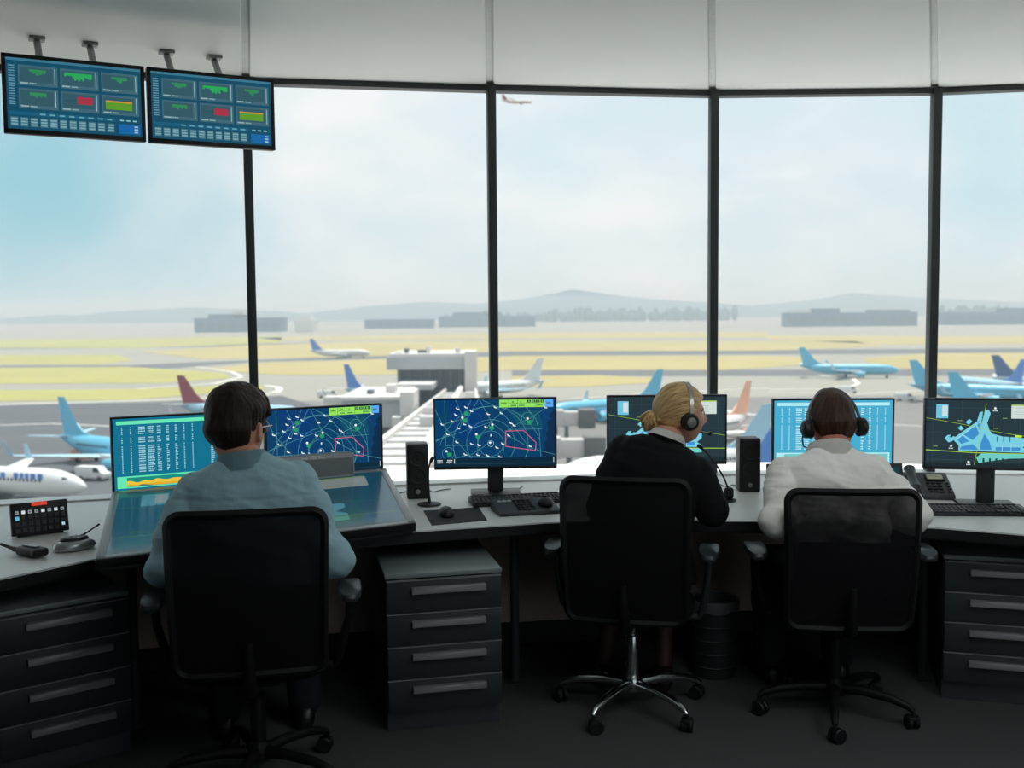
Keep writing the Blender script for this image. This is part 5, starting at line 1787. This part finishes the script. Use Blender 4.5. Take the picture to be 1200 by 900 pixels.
# ---------------- terminal pier and concourse
M_conc = mat('pale_concrete', (176, 178, 180), 0.8, nscale=0.3, namt=0.06)
M_roofw = mat('pale_roofing', (206, 202, 198), 0.8, nscale=0.3, namt=0.06)
M_rooflines = mat('roof_strip', (188, 186, 186), 0.7, nscale=0.4, namt=0.08)
M_dglass = mat('dark_glazing', (92, 101, 108), 0.3, nscale=0.2, namt=0.1)
D = 262.0
xx = lambda px, Y: (px - 600) / F * Y
zz = lambda py, Y: at_y(520, py, Y).z
tb = thing('terminal_building', 'two-storey grey terminal block with an overhanging upper floor and roof plant', 'building', (xx(502, D), D, GZ))
bx = tb.location
def tbox(name, x0, x1, y0, y1, Ya, Yb, m):
    mb = MB().box(((xx(x0, D) + xx(x1, D)) / 2 - bx.x, (Ya + Yb) / 2 - bx.y, (zz(y0, D) + zz(y1, D)) / 2 - GZ), (xx(x1, D) - xx(x0, D), Yb - Ya, zz(y0, D) - zz(y1, D)), bev=0.15, seg=1)
    return mb.build(name, m, tb, smooth=30)
tbox('lower_storey', 464, 543, 478, 431, D + 3, D + 24, M_dglass)
tbox('upper_storey', 453, 551, 433, 418, D, D + 26, M_conc)
tbox('stair_tower', 545, 558, 470, 412, D - 1.5, D + 10, M_roofw)
tbox('parapet', 455, 550, 418, 414.5, D + 1, D + 24, M_roofw)
for x0, x1, y0 in ((471, 476, 409), (487, 498, 411), (497, 502, 407), (532, 538, 409), (460, 468, 413)):
    tbox('roof_plant', x0, x1, 415, y0, D + 6, D + 9, M_dglass if x0 in (471, 487) else M_roofw)
for k in range(7):
    tbox('column', 466 + k * 12, 468 + k * 12, 470, 433, D + 1.2, D + 2.0, M_dglass)
tbox('entrance_canopy', 470, 512, 452, 446, D - 14, D + 3, M_rooflines)
# the long concourse roof running from the tower to the terminal
g0, g1 = gp(590, 640, 0), gp(548, 450, 0)
con = thing('concourse', 'long pale concourse roof with cross strips running out to the terminal block', 'building', (-6, 60, GZ))
L0, L1, R0_, R1_ = V((-24, 55, 0)), V((-17, 258, 0)), V((1.5, 55, 0)), V((-9.0, 258, 0))
def conq(u, v): return L0.lerp(L1, v).lerp(R0_.lerp(R1_, v), u) - V((-6, 60, 0))
mb = MB()
q = [conq(0, 0), conq(1, 0), conq(1, 1), conq(0, 1)]
mb.hexa([V((p.x, p.y, 0)) for p in q] + [V((p.x, p.y, 8.0)) for p in q])
mb.build('hall', M_roofw, con, smooth=0)
mb = MB()
for k in range(26):
    v0 = 0.01 + k * 0.038
    p4 = [conq(0.02, v0), conq(0.98, v0), conq(0.98, v0 + 0.012), conq(0.02, v0 + 0.012)]
    mb.hexa([V((p.x, p.y, 7.9)) for p in p4] + [V((p.x, p.y, 8.35)) for p in p4])
mb.build('roof_strips', M_rooflines, con, smooth=0)
mb = MB()
for u0, u1, h in ((0.0, 0.06, 8.9), (0.45, 0.58, 9.6), (0.94, 1.0, 8.9)):
    p4 = [conq(u0, 0), conq(u1, 0), conq(u1, 1), conq(u0, 1)]
    mb.hexa([V((p.x, p.y, 7.8)) for p in p4] + [V((p.x, p.y, h)) for p in p4])
mb.build('roof_ridge', M_roofw, con, smooth=0)
rnd = random.Random(5)
for k in range(10):
    p = conq(rnd.uniform(0.1, 0.9), 0.08 + 0.09 * k)
    MB().box((p.x, p.y, 8.9), (rnd.uniform(1.5, 3), rnd.uniform(1.5, 3), 1.8), bev=0.1, seg=1).build('roof_plant', M_roofw if k % 2 else M_rooflines, con)
D2 = 205.0
gate = thing('gate_building', 'low grey gate building with white rounded corner towers left of the concourse', 'building', (xx(435, D2), D2, GZ))
bx = gate.location
def gbox(name, x0, x1, y0, y1, Ya, Yb, m, bev=0.2):
    MB().box(((xx(x0, D2) + xx(x1, D2)) / 2 - bx.x, (Ya + Yb) / 2 - bx.y, (zz(y0, D2) + zz(y1, D2)) / 2 - GZ), (xx(x1, D2) - xx(x0, D2), Yb - Ya, zz(y0, D2) - zz(y1, D2)), bev=bev, seg=2).build(name, m, gate, smooth=40)
gbox('hall', 400, 472, 500, 468, D2, D2 + 25, M_conc)
gbox('lower_glazing', 404, 472, 522, 500, D2 + 2, D2 + 24, M_dglass)
gbox('roof', 398, 472, 468, 464, D2 - 1, D2 + 27, M_roofw)
gbox('corner_tower', 470, 486, 505, 458, D2 - 3, D2 + 8, M_roofw, 1.2)
gbox('corner_tower', 462, 472, 512, 485, D2 - 6, D2 - 3, M_roofw, 0.8)
gbox('roof_plant', 444, 456, 465, 455, D2 + 10, D2 + 15, M_roofw)
gbox('roof_plant', 424, 432, 465, 459, D2 + 6, D2 + 9, M_dglass)
gbox('walkway', 374, 402, 476, 466, D2 + 4, D2 + 8, M_roofw)

# jet bridges on the apron beyond the middle monitor
M_bridge = mat('jet_bridge_paint', (188, 184, 182), 0.6, nscale=0.5, namt=0.06)
def jet_bridge(label, x0, x1, yb, D3, hgt=4.5, zf=4.0):
    t = thing('jet_bridge', label, 'jet bridge', (xx(x1, D3), D3, GZ), 0, 'jet bridges on the apron')
    Lx = xx(x1, D3) - xx(x0, D3)
    MB().box((-Lx / 2 - 1.5, 0, zf + 1.6), (Lx, 3.0, 3.0), bev=0.15).build('tunnel', M_bridge, t)
    MB().box((-Lx * 0.75 - 1.5, 0, zf + 1.7), (Lx * 0.5, 3.4, 3.5), bev=0.15).build('tunnel', M_bridge, t)
    MB().box((0.2, 0, zf + 1.6), (3.6, 4.2, 4.0), bev=0.3).build('cab', mat('bridge_cab', (92, 92, 90), 0.6, nscale=0.6, namt=0.1), t)
    MB().box((-4, 0, zf / 2), (0.8, 3.2, zf), bev=0.1).build('support', M_dglass, t)
    MB().box((-4, 0, 0.5), (2.2, 3.8, 1.0), bev=0.3).build('bogie', M_black, t)
    MB().lathe([(1.8, 0), (1.8, zf + 3.4), (1.6, zf + 3.8)], 20, M=TM((-Lx - 1.5, 0, 0))).build('rotunda', M_bridge, t)
jet_bridge('farther jet bridge with a dark cab, level with the top of the centre radar monitor', 652, 686, 480, 215)
jet_bridge('nearer jet bridge with a dark square cab, just right of the centre radar monitor', 640, 695, 500, 168)

# ---------------- aircraft
M_awhite = mat('aircraft_white', (216, 216, 214), 0.4, nscale=0.3, namt=0.02)
M_ablue = mat('aircraft_sky_blue', (92, 176, 206), 0.4, nscale=0.3, namt=0.03)
M_apale = mat('aircraft_pale_blue', (158, 196, 214), 0.4, nscale=0.3, namt=0.03)
M_anavy = mat('aircraft_navy', (62, 92, 132), 0.4, nscale=0.3, namt=0.03)
M_ared = mat('aircraft_dark_red', (140, 52, 60), 0.45, nscale=0.3, namt=0.04)
M_aorange = mat('aircraft_salmon', (236, 176, 146), 0.45, nscale=0.3, namt=0.03)
M_agrey = mat('aircraft_grey', (150, 154, 158), 0.4, 0.2, nscale=0.3, namt=0.04)
M_awin = mat('aircraft_window', (42, 52, 62), 0.25, nscale=0.5, namt=0.1)
M_royal = mat('aircraft_royal_blue', (76, 128, 196), 0.4, nscale=0.3, namt=0.04)
def aircraft(label, loc, hd, fus, fin, wing=None, tip=None, gear=True, title=None, group='parked and taxiing airliners', pitch=0.0, s=1.0, band=None):
    """A narrow-body airliner, nose to local +x, wheels on z = 0."""
    wing = wing or M_awhite
    t = thing('airplane', label, 'airplane', loc, hd, group)
    t.rotation_euler = (0, -pitch, hd)
    t.scale = (s, s, s)
    st = [(19.6, 0.12, 3.05), (19.2, 0.55, 3.08), (18.3, 1.05, 3.2), (16.8, 1.5, 3.35), (14.8, 1.82, 3.5), (12.5, 1.95, 3.55), (4, 1.95, 3.55), (-6, 1.95, 3.55), (-10, 1.85, 3.65), (-13.5, 1.4, 4.05), (-16.5, 0.85, 4.5), (-18.8, 0.35, 4.85), (-19.4, 0.12, 4.95)]
    mb = MB()
    mb.loft([[V((x, r * math.cos(2 * PI * j / 24), z + r * 1.05 * math.sin(2 * PI * j / 24))) for j in range(24)] for x, r, z in st])
    fo = mb.build('fuselage', fus, t, smooth=60)
    mb = MB()
    for y in (-1, 1):
        for i in range(34):
            x = 13.0 - i * 0.72
            if -1.2 < x < 0: continue
            mb.box((x, y * 1.93, 4.05), (0.28, 0.1, 0.4))
    mb.build('cabin_windows', M_awin, fo, smooth=0)
    mb = MB()
    for y in (-1, 1):
        mb.hexa([V((17.9, y * 0.1, 4.0)), V((17.0, y * 1.2, 4.0)), V((16.5, y * 1.35, 4.2)), V((17.3, y * 0.1, 4.3)), V((17.65, y * 0.1, 4.42)), V((16.9, y * 1.15, 4.5)), V((16.4, y * 1.22, 4.6)), V((16.8, y * 0.1, 4.75))])
    mb.build('cockpit_windows', M_awin, fo, smooth=0)
    if band:
        mb = MB()
        mb.loft([[V((x, (r + 0.03) * math.cos(a), z + (r + 0.03) * 1.05 * math.sin(a))) for a in [math.radians(180 + 20 + 140 * j / 12) for j in range(13)]] for x, r, z in st[2:-2]], cap=False, closed=False)
        mb.build('belly_stripe', band, fo, smooth=60)
    if title:
        mb = MB()
        rnd = random.Random(2)
        for y in (-1, 1):
            x = 13.5
            for i in range(11):
                w = rnd.uniform(0.7, 1.1)
                if i != 5:
                    mb.box((x - w / 2, y * 1.78, 4.62), (w * 0.7, 0.14, 0.85), M=None)
                x -= w + 0.2
        mb.build('title_lettering', title, fo, smooth=0)
    def slab(pts, th0, th1):
        a, b, c, d_ = pts                             # root LE, root TE, tip TE, tip LE
        m_ = MB()
        def sec(le, te, th):
            le, te = V(le), V(te)
            out = []
            for f, k in ((0, 0), (0.08, 0.6), (0.3, 1.0), (0.65, 0.7), (1, 0.05), (0.65, -0.4), (0.3, -0.55), (0.08, -0.4)):
                out.append(le.lerp(te, f))
                out[-1] = (out[-1], k * th / 2)
            return out
        R = []
        for le, te, th in ((a, b, th0), (V(a).lerp(V(d_), 0.5), V(b).lerp(V(c), 0.5), (th0 + th1) / 2), (d_, c, th1)):
            R.append(sec(le, te, th))
        return m_, R
    for y in (-1, 1):
        m_, R = slab(((4.6, 1.2 * y, 2.55), (-3.6, 1.2 * y, 2.55), (-7.3, 17 * y, 4.0), (-5.6, 17 * y, 4.0)), 0.95, 0.25)
        m_.loft([[p + V((0, 0, k)) for p, k in r] for r in R])
        wo = m_.build('wing', wing, t, smooth=50)
        m_, R = slab(((-5.7, 16.95 * y, 3.95), (-7.3, 16.95 * y, 3.95), (-8.2, 17.5 * y, 6.4), (-7.4, 17.5 * y, 6.4)), 0.2, 0.12)
        m_.loft([[p + V((0, k, 0)) for p, k in r] for r in R])
        m_.build('winglet', tip or wing, wo, smooth=50)
        m_, R = slab(((-15.3, 0.4 * y, 5.0), (-18.4, 0.4 * y, 5.0), (-19.6, 7.0 * y, 5.7), (-18.2, 7.0 * y, 5.7)), 0.4, 0.15)
        m_.loft([[p + V((0, 0, k)) for p, k in r] for r in R])
        m_.build('stabilizer', wing, t, smooth=50)
        en = MB().lathe([(0.5, -2.3), (0.85, -1.6), (1.08, -0.4), (1.12, 0.9), (1.02, 1.7), (0.9, 1.75), (0.86, 1.0), (0.2, 0.9)], 20, M=TM((4.4, 5.0 * y, 1.75)) @ Matrix.Rotation(PI / 2, 4, 'Y'))
        eo = en.build('engine', fus if fus is not M_awhite else M_agrey, t, smooth=50)
        MB().box((2.8, 5.0 * y, 2.75), (3.6, 0.35, 1.2), bev=0.1).build('pylon', M_awhite, eo)
    m_, R = slab(((-11.6, 0, 5.2), (-18.0, 0, 5.2), (-19.8, 0, 12.5), (-17.4, 0, 12.5)), 0.55, 0.2)
    m_.loft([[p + V((0, k, 0)) for p, k in r] for r in R])
    m_.prism([(-8.0, 5.4), (-11.4, 6.1), (-13.5, 7.6), (-14, 5.0), (-9, 5.0)], 'y', -0.14, 0.14)
    m_.build('tail_fin', fin, t, smooth=50)
    if gear:
        for x, y in ((15.0, 0.0), (-1.0, 2.9), (-1.0, -2.9)):
            gm = MB().tube([(x, y, 0.5), (x, y, 2.2)], 0.16, 8)
            go = gm.build('landing_gear', M_agrey, t)
            wm = MB()
            for dy in (-0.32, 0.32):
                wm.lathe([(0.2, -0.16), (0.5, -0.16), (0.56, -0.08), (0.56, 0.08), (0.5, 0.16), (0.2, 0.16)], 16, M=TM((x, y + dy, 0.56)) @ Matrix.Rotation(PI / 2, 4, 'X'))
            wm.build('wheels', M_black, go)
    return t
def by_tail(px, py, hd, **k):
    hd = math.radians(hd)
    T = at_z(px, py, GZ + 12.5)
    o = T + V((math.cos(hd), math.sin(hd), 0)) * 18.4
    return dict(loc=(o.x, o.y, GZ), hd=hd, **k)
def by_nose(px, py, hd, **k):
    hd = math.radians(hd)
    T = at_z(px, py, GZ + 3.1)
    o = T - V((math.cos(hd), math.sin(hd), 0)) * 19.6
    return dict(loc=(o.x, o.y, GZ), hd=hd, **k)
aircraft('white airliner with blue lettering, nose at the lower left behind the button panel', **by_nose(101, 571, -18, fus=M_awhite, fin=M_awhite, tip=M_apale, title=M_royal))
aircraft('sky blue airliner with a tall blue tail, left of the teal table monitor', **by_tail(72, 465, -35, fus=M_ablue, fin=M_ablue, wing=M_apale))
aircraft('airliner with a dark red tail, just left of the blue-shirted man\'s head', **by_tail(212, 440, -22, fus=M_apale, fin=M_ared))
aircraft('small far white airliner with a blue tail taxiing just right of the first mullion', **by_tail(365, 397, -6, fus=M_awhite, fin=M_royal))
aircraft('airliner with a slim blue tail standing left of the grey gate building', **by_tail(406, 427, -42, fus=M_apale, fin=M_royal))
aircraft('white airliner with a white tail just right of the second mullion', **by_tail(633, 420, 212, fus=M_awhite, fin=M_awhite, wing=M_apale))
aircraft('sky blue airliner pointing left above the airport-map monitor of the woman', **by_tail(773, 433, 214, fus=M_ablue, fin=M_ablue, wing=M_apale))
aircraft('white airliner with a salmon tail to the right of the woman\'s head', **by_tail(877, 446, 228, fus=M_awhite, fin=M_aorange))
aircraft('white and blue airliner close by between the speaker and the cyan monitor', **by_tail(915, 492, 205, fus=M_awhite, fin=M_royal, wing=M_apale, band=M_royal))
aircraft('blue airliner taxiing alone far out, above the white-shirted man\'s cyan monitor', **by_tail(940, 407, -14, fus=M_ablue, fin=M_ablue, wing=M_apale))
aircraft('sky blue airliner whose tail stands just left of the right mullion', **by_tail(1071, 422, -32, fus=M_ablue, fin=M_ablue, wing=M_apale))
aircraft('sky blue airliner with its tail in front of another, right of the right mullion', **by_tail(1117, 436, -40, fus=M_ablue, fin=M_ablue, wing=M_apale))
aircraft('pale blue airliner with a navy tail near the right edge', **by_tail(1167, 416, -26, fus=M_apale, fin=M_anavy))
aircraft('airliner with only its blue tail showing at the right picture edge', **by_tail(1199, 421, 100, fus=M_apale, fin=M_royal))
aircraft('white airliner parked between the nearer jet bridge and the woman, nose to the left', **by_nose(652, 556, 200, fus=M_awhite, fin=M_apale))
T = at_y(606, 119.5, 1300.0)
aircraft('small airliner with a red tail climbing high in the sky', (T.x, T.y, T.z - 3), math.radians(-8), M_awhite, M_ared, gear=False, group=None, pitch=math.radians(-2), s=1.0, band=M_ared)
bpy.data.objects[-1] if False else None

# ---------------- service vehicles on the apron
def van(label, px, py, hd, body, L=6.0):
    g = gp(px, py)
    t = thing('service_van', label, 'van', (g.x, g.y, GZ + 0.06), math.radians(hd), 'apron service vehicles')
    MB().prism([(-L / 2, 0.5), (L / 2, 0.5), (L / 2, 1.3), (L / 2 - 0.9, 1.5), (L / 2 - 1.6, 2.4), (-L / 2, 2.4)], 'y', -1.0, 1.0, bev=0.1).build('body', body, t)
    MB().prism([(L / 2 - 1.0, 1.5), (L / 2 - 1.55, 2.25), (L / 2 - 2.4, 2.25), (L / 2 - 2.4, 1.5)], 'y', -1.02, 1.02).build('windows', M_awin, t, smooth=0)
    for x in (-L / 2 + 1.2, L / 2 - 1.2):
        for y in (-0.9, 0.9):
            MB().lathe([(0.15, -0.13), (0.42, -0.13), (0.42, 0.13), (0.15, 0.13)], 16, M=TM((x, y, 0.42)) @ Matrix.Rotation(PI / 2, 4, 'X')).build('wheel', M_black, t)
M_vpink = mat('van_coral', (214, 150, 130), 0.5, nscale=0.5, namt=0.05)
van('coral service van below the sky blue airliner at the left', 103, 541, 10, M_vpink)
van('white service van by the nose of the lettered airliner', 110, 563, -15, M_awhite)
van('white service van left of the gate building', 384, 466, 20, M_awhite, 7)
van('white service van out on the apron above the white-shirted man', 993, 461, -10, M_awhite, 7)
van('coral service van beside the near airliner between the speaker and the cyan monitor', 884, 515, 25, M_vpink)
van('white service van near the right mullion', 1060, 470, 0, M_awhite)

# ---------------- haze over the airfield
hz = MB().box((0, 2675, GZ + 41.0), (7400, 5250, 92.0)).build('haze', None or M_black, smooth=0)
hz.data.materials.clear()
mh = bpy.data.materials.new('airfield_haze')
mh.use_nodes = True
nt = mh.node_tree
nt.nodes.remove(nt.nodes['Principled BSDF'])
vs = nt.nodes.new('ShaderNodeVolumeScatter')
vs.inputs['Color'].default_value = (0.64, 0.77, 0.85, 1)
vs.inputs['Density'].default_value = 1 / 1900.0
vs.inputs['Anisotropy'].default_value = 0.0
nt.links.new(vs.outputs[0], nt.nodes['Material Output'].inputs['Volume'])
hz.data.materials.append(mh)
tag(hz, 'pale haze lying over the whole airfield', 'haze', kind='stuff')
# ================================================================== SKY, SUN, CAMERA
w = bpy.data.worlds.new('sky')
S.world = w
w.use_nodes = True
nt = w.node_tree
bg = nt.nodes['Background']
tc = nt.nodes.new('ShaderNodeTexCoord')
sep = nt.nodes.new('ShaderNodeSeparateXYZ')
nt.links.new(tc.outputs['Generated'], sep.inputs[0])
ramp = nt.nodes.new('ShaderNodeValToRGB')
nt.links.new(sep.outputs['Z'], ramp.inputs[0])
cr_ = ramp.color_ramp
cr_.elements[0].position = 0.0; cr_.elements[0].color = lin((204, 216, 222))
cr_.elements[1].position = 1.0; cr_.elements[1].color = lin((206, 224, 234))
for p_, c_ in ((0.05, (212, 222, 227)), (0.11, (212, 222, 228)), (0.25, (206, 220, 228))):
    e = cr_.elements.new(p_); e.color = lin(c_)
# broad soft clouds
mp = nt.nodes.new('ShaderNodeMapping'); mp.inputs['Scale'].default_value = (1.0, 1.0, 2.2); mp.inputs['Location'].default_value = (0.3, 0.2, 0.1)
nt.links.new(tc.outputs['Generated'], mp.inputs[0])
n1 = nt.nodes.new('ShaderNodeTexNoise'); n1.inputs['Scale'].default_value = 3.6; n1.inputs['Detail'].default_value = 6; n1.inputs['Roughness'].default_value = 0.55
nt.links.new(mp.outputs[0], n1.inputs[0])
mr = nt.nodes.new('ShaderNodeMapRange'); mr.inputs['From Min'].default_value = 0.42; mr.inputs['From Max'].default_value = 0.66; mr.inputs['To Max'].default_value = 0.9
nt.links.new(n1.outputs['Fac'], mr.inputs['Value'])
mx = nt.nodes.new('ShaderNodeMix'); mx.data_type = 'RGBA'
nt.links.new(mr.outputs[0], mx.inputs[0])
nt.links.new(ramp.outputs[0], mx.inputs[6])
mx.inputs[7].default_value = lin((242, 237, 237))
# openings of blue between the clouds
def blue_gap(prev, px, py, rad, amt, col):
    d = ray(px, py).normalized()
    vm = nt.nodes.new('ShaderNodeVectorMath'); vm.operation = 'DISTANCE'
    wob = nt.nodes.new('ShaderNodeTexNoise'); wob.inputs['Scale'].default_value = 9; wob.inputs['Detail'].default_value = 5
    nt.links.new(tc.outputs['Generated'], wob.inputs[0])
    nt.links.new(tc.outputs['Generated'], vm.inputs[0]); vm.inputs[1].default_value = d
    ad = nt.nodes.new('ShaderNodeMath'); ad.operation = 'MULTIPLY_ADD'
    nt.links.new(wob.outputs['Fac'], ad.inputs[0]); ad.inputs[1].default_value = rad * 0.9
    nt.links.new(vm.outputs['Value'], ad.inputs[2])
    m2 = nt.nodes.new('ShaderNodeMapRange'); m2.interpolation_type = 'SMOOTHSTEP'
    m2.inputs['From Min'].default_value = rad * 0.6; m2.inputs['From Max'].default_value = rad * 1.6
    m2.inputs['To Min'].default_value = amt; m2.inputs['To Max'].default_value = 0.0
    nt.links.new(ad.outputs[0], m2.inputs['Value'])
    x = nt.nodes.new('ShaderNodeMix'); x.data_type = 'RGBA'
    nt.links.new(m2.outputs[0], x.inputs[0]); nt.links.new(prev, x.inputs[6]); x.inputs[7].default_value = lin(col)
    return x.outputs[2]
out = mx.outputs[2]
out = blue_gap(out, 40, 215, 0.075, 0.85, (120, 196, 216))
out = blue_gap(out, -60, 240, 0.28, 0.85, (142, 190, 205))
out = blue_gap(out, 1180, 215, 0.07, 0.6, (176, 212, 224))
out = blue_gap(out, 1150, 130, 0.06, 0.5, (184, 214, 224))
out = blue_gap(out, 660, 190, 0.07, 0.3, (196, 222, 228))
nt.links.new(out, bg.inputs['Color'])
bg.inputs['Strength'].default_value = 1.17

sun = bpy.data.lights.new('sun', 'SUN')
sun.energy = 5.0
sun.angle = math.radians(12)
sun.color = (1.0, 0.95, 0.88)
so = bpy.data.objects.new('sun', sun)
COL.objects.link(so)
so.rotation_euler = (math.radians(-20), math.radians(6), 0)      # high sun in front of the tower

cam = bpy.data.cameras.new('camera')
cam.sensor_width = 36.0
cam.lens = 36.0
cam.clip_end = 12000
cam.clip_start = 0.05
cam.dof.use_dof = True
cam.dof.focus_distance = 4.1
cam.dof.aperture_fstop = 3.2
co = bpy.data.objects.new('camera', cam)
COL.objects.link(co)
B = -fwd
co.matrix_world = Matrix(((RGT.x, UPV.x, B.x, CAM.x), (RGT.y, UPV.y, B.y, CAM.y), (RGT.z, UPV.z, B.z, CAM.z), (0, 0, 0, 1)))
S.camera = co
S.view_settings.view_transform = 'Standard'
S.view_settings.look = 'None'
S.view_settings.gamma = 1.0
S.view_settings.exposure = 0.0
S.view_settings.use_curve_mapping = False
cy = S.cycles
cy.use_denoising = True
cy.max_bounces = 10
cy.diffuse_bounces = 5
cy.glossy_bounces = 4
cy.transparent_max_bounces = 16
cy.volume_bounces = 0
cy.sample_clamp_indirect = 6.0
cy.caustics_reflective = False
cy.caustics_refractive = False
